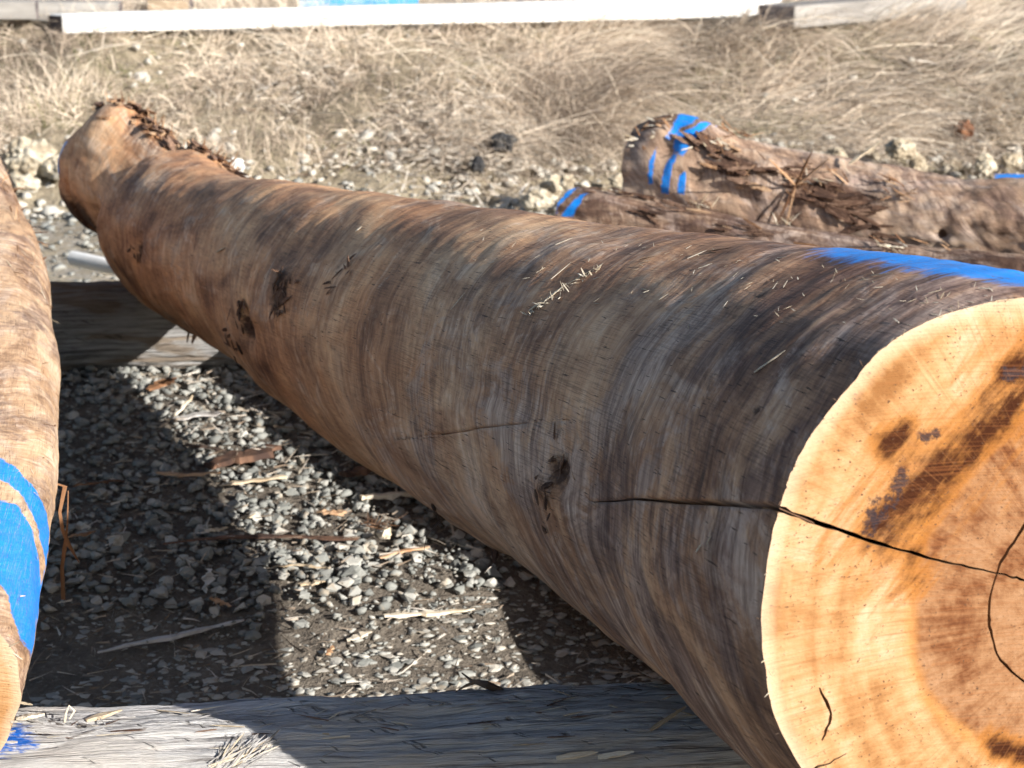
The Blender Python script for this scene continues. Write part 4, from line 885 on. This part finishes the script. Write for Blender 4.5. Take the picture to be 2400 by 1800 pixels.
def d_hole(x, y): return 1.0 * (1 - .9 * np.exp(-((x - .66) / .26) ** 2 - ((y - 9.2) / .2) ** 2)) * (1 - .9 * np.exp(-((x - 1.0) / .2) ** 2 - ((y - 8.85) / .2) ** 2)) * (1 - .9 * np.exp(-((x + 1.05) / .15) ** 2 - ((y - 9.1) / .25) ** 2))
def d_right(x, y): return d_hole(x, y) * np.clip((x + .55) / .9, 0, 1) * np.clip(1 + 2.2 * fld(x, y, 1.7, 7.) , .10, 1) * np.clip((y - 8.55 - .35 * (fld(x, y, 1.2, 3.) )) / .2, 0, 1)
def d_left(x, y): return d_hole(x, y) * np.clip((1.2 - x) / 1.2, 0, 1) * np.clip(.6 + 2.0 * fld(x, y, 1.6, 17.), .22, 1) * np.clip((y - 8.6 - .3 * fld(x, y, 1.2, 3.)) / .3, 0, 1)
grass(60000, (-.6, 4.2), (8.5, 10.6), d_right, lambda x, y: np.full(len(x), -.45), .45, .42, .25, .18, .5, .0025, .005, (.25, .75), 'dry_grass', 'pale dry grass combed downhill over the right side of the bank', M_STRAW, (.0, 1), .6)
grass(62000, (-4.2, 1.2), (8.6, 10.4), d_left, lambda x, y: rng.uniform(-3.14, 3.14, len(x)), .6, .75, .35, .08, .34, .002, .0045, (.15, .75), 'dry_grass', 'short sparse dry grass on the left side of the bank', M_STRAW, (.0, .95), .7)
grass(11000, (-4.2, 4.2), (8.6, 10.3), lambda x, y: np.clip(3 * fld(x, y, 1.4, 27.) - .25, 0, 1), lambda x, y: rng.uniform(-3.14, 3.14, len(x)), .5, .9, .3, .05, .15, .002, .004, (.1, .4), 'green_grass', 'small green shoots among the dry grass', M_GREEN, (0, 1), .6)
grass(5000, (-4.2, 4.2), (9.95, 10.7), lambda x, y: np.clip(.5 + 1.5 * fld(x, y, 1.1, 37.), .05, 1), lambda x, y: rng.uniform(-2.2, .4, len(x)), .6, .9, .3, .1, .4, .002, .0045, (.2, .7), 'dry_grass', 'dry grass growing along the timbers on top of the bank', M_STRAW, (.1, 1), .7)
n = 380
x = rng.uniform(-2.8, 3.2, n); y = rng.uniform(8.7, 10.2, n); a = rng.normal(-.4, .5, n) + np.where(rng.random(n) < .3, 2.6, 0); e = rng.uniform(.05, .5, n); L = rng.uniform(.25, .7, n)
ribbons('straw_stalks', np.c_[x, y, ground_z(x, y) + rng.uniform(.02, .10, n)], np.c_[np.cos(a) * np.cos(e), np.sin(a) * np.cos(e), np.sin(e)] * L[:, None], rng.uniform(.0028, .005, n), rng.uniform(.65, 1, n), 4, rng.uniform(.1, .5, n), M_STRAW, 'long bright straw stalks lying over the grass')
n = 5200
cxs = np.array([at_z(p[0], p[1], .1)[0] * .97 for p in ((1130, 330), (1080, 380), (2150, 330), (780, 200), (600, 260))]); 
gi = np.minimum(rng.integers(0, 9, n), 8); gi = np.array([0, 0, 0, 1, 1, 2, 2, 3, 4])[gi]; ctr = np.array([(-.10, 8.85), (-.25, 8.75), (1.75, 8.85), (-.75, 9.3), (-1.05, 9.1)])[gi]; sp_ = np.array([.42, .3, .5, .25, .3])[gi]
x = ctr[:, 0] + rng.normal(0, 1, n) * sp_; y = np.clip(ctr[:, 1] + rng.normal(0, .55, n) * sp_, 8.35, 10); a = rng.uniform(0, 6.28, n); L = rng.uniform(.02, .12, n)
ribbons('wood_litter', np.c_[x, y, ground_z(x, y) + rng.uniform(.005, .09, n) * np.exp(-((x - ctr[:, 0]) / sp_) ** 2)], np.c_[np.cos(a), np.sin(a), rng.normal(-.1, .3, n)] * L[:, None], rng.uniform(.003, .009, n), np.clip(rng.normal(.45, .25, n), 0, 1), 2, rng.uniform(0, .3, n), M_CHIPS, 'grey chips and dead twigs heaped at the foot of the bank')

# ------------------------------------------------------------------ rocks on the bank
def rock(name, label, x, y, Y, size, mat, seed, squash=.7, group=None):
    c = at_Y(x, y, Y); bm = bmesh.new(); bmesh.ops.create_icosphere(bm, subdivisions=4, radius=1); q = random.Random(seed); o3 = q.uniform(0, 50)
    ax = (q.uniform(.8, 1.25), q.uniform(.7, 1.1), squash * q.uniform(.85, 1.15))
    for v in bm.verts:
        n = v.co.normalized(); f = 1 + .38 * mnoise.noise(n * 1.3 + Vector((o3, 0, 0))) + .20 * mnoise.noise(n * 3.4 + Vector((0, o3, 0))) + .12 * mnoise.noise(n * 8 + Vector((o3, o3, 3))) + .06 * mnoise.noise(n * 19) - .22 * mnoise.cell(n * 1.6 + Vector((o3, o3, 0))) * .5
        v.co = Vector((n.x * ax[0], n.y * ax[1], n.z * ax[2])) * f * size
    me = bpy.data.meshes.new(name); bm.to_mesh(me); bm.free()
    o = link(name, me, mat, None, smooth=False); o.location = c; o.rotation_euler = (0, 0, q.uniform(0, 6.28)); return tag(o, label, 'rock', group)
gr = 'rocks along the bank'
rock('clay_rock', 'tall pale yellow clay lump left of the far log end', 70, 375, 8.55, .085, M_CLAY, 1, .95, gr)
rock('clay_rock', 'lower rounded clay lump between the tall lump and the far log end', 130, 395, 8.5, .07, M_CLAY, 2, .8, gr)
rock('clay_rock', 'flat clay block at the foot of the bank by the left log', 60, 430, 8.3, .05, M_CLAY, 3, .6, gr)
rock('stone_block', 'white angular stone beside the shaggy bark of the big log', 553, 388, 7.6, .035, M_WROCK, 4, .8, gr)
rock('stone_block', 'white round stone alone high on the left grass', 333, 182, 9.3, .03, M_WROCK, 5, .7, gr)
rock('stone_block', 'white stone on bare ground below the middle of the white beam', 787, 160, 9.4, .032, M_WROCK, 6, .7, gr)
rock('stone_block', 'pale flat stone in the thin grass above the pale litter', 545, 312, 8.9, .035, M_WROCK, 7, .8, gr)
rock('clay_rock', 'yellow clay outcrop under the grass in the middle of the bank', 640, 250, 9.16, .07, M_CLAY, 8, .7, gr)
for k, (x, y, s) in enumerate(((1900, 395, .05), (1960, 370, .06), (2040, 375, .065), (2110, 350, .07), (2150, 385, .06), (2225, 395, .06), (2310, 385, .06), (2370, 375, .05), (2090, 395, .04))):
    s *= .72
    rock('clay_rock', ('leftmost', 'second', 'third', 'fourth', 'fifth', 'sixth', 'seventh', 'rightmost', 'smallest')[k] + ' cream clay lump in the row behind the gnarled log' + (', counted from the left' if 0 < k < 7 else ''), x, y, 8.5 + .1 * (k % 3), s, M_CLAY, 20 + k, .9, 'cream clay lumps behind the gnarled log')
for k, (x, y, s) in enumerate(((1260, 470, .05), (1290, 440, .05), (1330, 425, .035), (1400, 440, .03), (1450, 425, .035))):
    rock('clay_rock', ('first', 'second', 'third', 'fourth', 'fifth')[k] + ' clay lump from the left behind the slim pole end', x, y, 8.2 + .1 * (k % 2), s, M_CLAY, 40 + k, .8, 'clay lumps behind the slim pole')
rock('dark_clod', 'near-black lump in the heap of grey chips', 1180, 335, 8.75, .055, M_DARKR, 50, .8, gr)  # two near-black lumps set into the chip heap
rock('dark_clod', 'smaller near-black lump low in the heap of grey chips', 1120, 385, 8.6, .035, M_DARKR, 51, .8, gr)
rock('rotten_stump', 'rusty rotten wood lump on the bank at far right', 2258, 305, 8.86, .045, M_RUST, 52, 1.0, gr)

# ------------------------------------------------------------------ white post behind the far bearer
def rod(name, p0, p1, r, mat, label, cat, n=20):
    p0, p1 = np.array(p0), np.array(p1); q = np.linspace(0, 1, 12); st = [(*(p0 + (p1 - p0) * k), r) for k in q]
    lg = Log(st, 24, 28, .002, 3.0); root = tag(empty(name, tuple(p0)), label, cat); link('shaft', lg.mesh('shaft'), mat, root)
    lg.cap('end', 0, M_FACE2, root); lg.cap('end', 1, M_FACE2, root); return root
rod('white_post', at_Y(172, 605, 6.75), at_Y(300, 632, 6.55), .024, M_WHITE, 'short round white post lying behind the far bearer', 'post')

# ------------------------------------------------------------------ timbers on top of the bank
M_ENDW = plain_mat('weathered_end_grain', [(.05, .042, .045), (.10, .085, .085), (.16, .14, .135)], 14, .004)
def timber(label, p0, p1, w, h, mat, roll=0.0, grp='timbers on top of the bank', name='timber_beam', seed=0, mitre=0.0):
    """box beam with worn edges between two end centres"""
    p0, p1 = Vector(p0), Vector(p1); L = (p1 - p0).length; bm = bmesh.new(); bmesh.ops.create_cube(bm, size=1)
    for v in bm.verts: v.co = Vector((v.co.x * L, v.co.y * w, v.co.z * h))
    for v in bm.verts:
        if v.co.x < 0: v.co.x -= mitre * (.5 + v.co.y / w)
    bmesh.ops.subdivide_edges(bm, edges=[e for e in bm.edges if abs((e.verts[0].co - e.verts[1].co).x) > L * .5], cuts=max(2, int(L / .12)))
    bmesh.ops.bevel(bm, geom=[e for e in bm.edges], offset=min(w, h) * .06, segments=1, affect='EDGES', clamp_overlap=True)
    for v in bm.verts: v.co += Vector((0, nz((v.co.x * 2.2, seed, v.co.z * 9)), nz((v.co.x * 2.0, 7 + seed, v.co.y * 9)))) * .006
    me = bpy.data.meshes.new(name); bm.to_mesh(me); bm.free()
    root = tag(empty(name, tuple((p0 + p1) / 2)), label, 'beam', grp)
    b = bpy.data.objects.new('beam_body', me); COL.objects.link(b); me.materials.append(mat); me.materials.append(M_ENDW); b.parent = root
    for f in me.polygons:
        if abs(f.normal.x) > .6: f.material_index = 1
    d = (p1 - p0).normalized(); z = Vector((0, 0, 1)); yv = z.cross(d).normalized(); zv = d.cross(yv)
    b.rotation_mode = 'QUATERNION'; b.rotation_quaternion = (Matrix((d, yv, zv)).transposed() @ Matrix.Rotation(roll, 3, 'X')).to_quaternion(); return root
timber('long white painted beam lying along the top of the bank', at_Y(150, 54, 9.6), at_Y(1830, 14, 9.85), .09, .085, M_WHITE, 0, seed=1, mitre=.075)
timber('grey squared timber block at the right end of the white beam', at_Y(1838, 38, 9.6), at_Y(2240, 4, 10.1), .16, .10, M_TIMBER, 0, seed=2, mitre=.09)
timber('grey timber at the top left corner behind the white beam', at_Y(-420, 18, 9.74), at_Y(285, 26, 9.76), .10, .085, M_TIMBER, 0, seed=3)
timber('pale grey timber stub at the far left edge', at_Y(-300, 22, 9.62), at_Y(88, 24, 9.64), .06, .08, M_TIMBER, 0, seed=4)
timber('tan timber end poking out behind the white beam left of the blue plank', at_Y(350, 14, 9.92), at_Y(450, 14, 9.93), .20, .07, M_TIMBERT, 0, seed=5)
timber('flaking blue painted plank behind the white beam', at_Y(700, 16, 9.92), at_Y(982, 12, 9.95), .10, .07, M_BLUEW, 0, seed=6)
timber('second flaking blue timber behind the right half of the white beam', at_Y(1490, -8, 10.0), at_Y(1740, -12, 10.03), .12, .07, M_BLUEW, 0, seed=7)
timber('dark old timber behind the middle of the white beam', at_Y(1000, -12, 10.5), at_Y(1480, -14, 10.5), .2, .10, M_TIMBER, 0, seed=8)
for k, (x0, x1, mt) in enumerate(((-600, 700, M_TIMBERT), (720, 1900, M_TIMBER), (1920, 3000, M_TIMBERT))):
    for j in range(3):
        timber(('lower', 'middle', 'upper')[j] + ' timber of the ' + ('left', 'middle', 'right')[k] + ' stack standing on the bank', at_Y(x0 + 40 * j, 0, 10.9) * np.array([1, 1, 0]) + np.array([0, 0, .68 + .17 * j]), at_Y(x1 - 30 * j, 0, 10.95) * np.array([1, 1, 0]) + np.array([0, 0, .68 + .17 * j]), .2, .15, mt, 0, 'stacked timbers behind the bank', seed=10 + 3 * k + j)
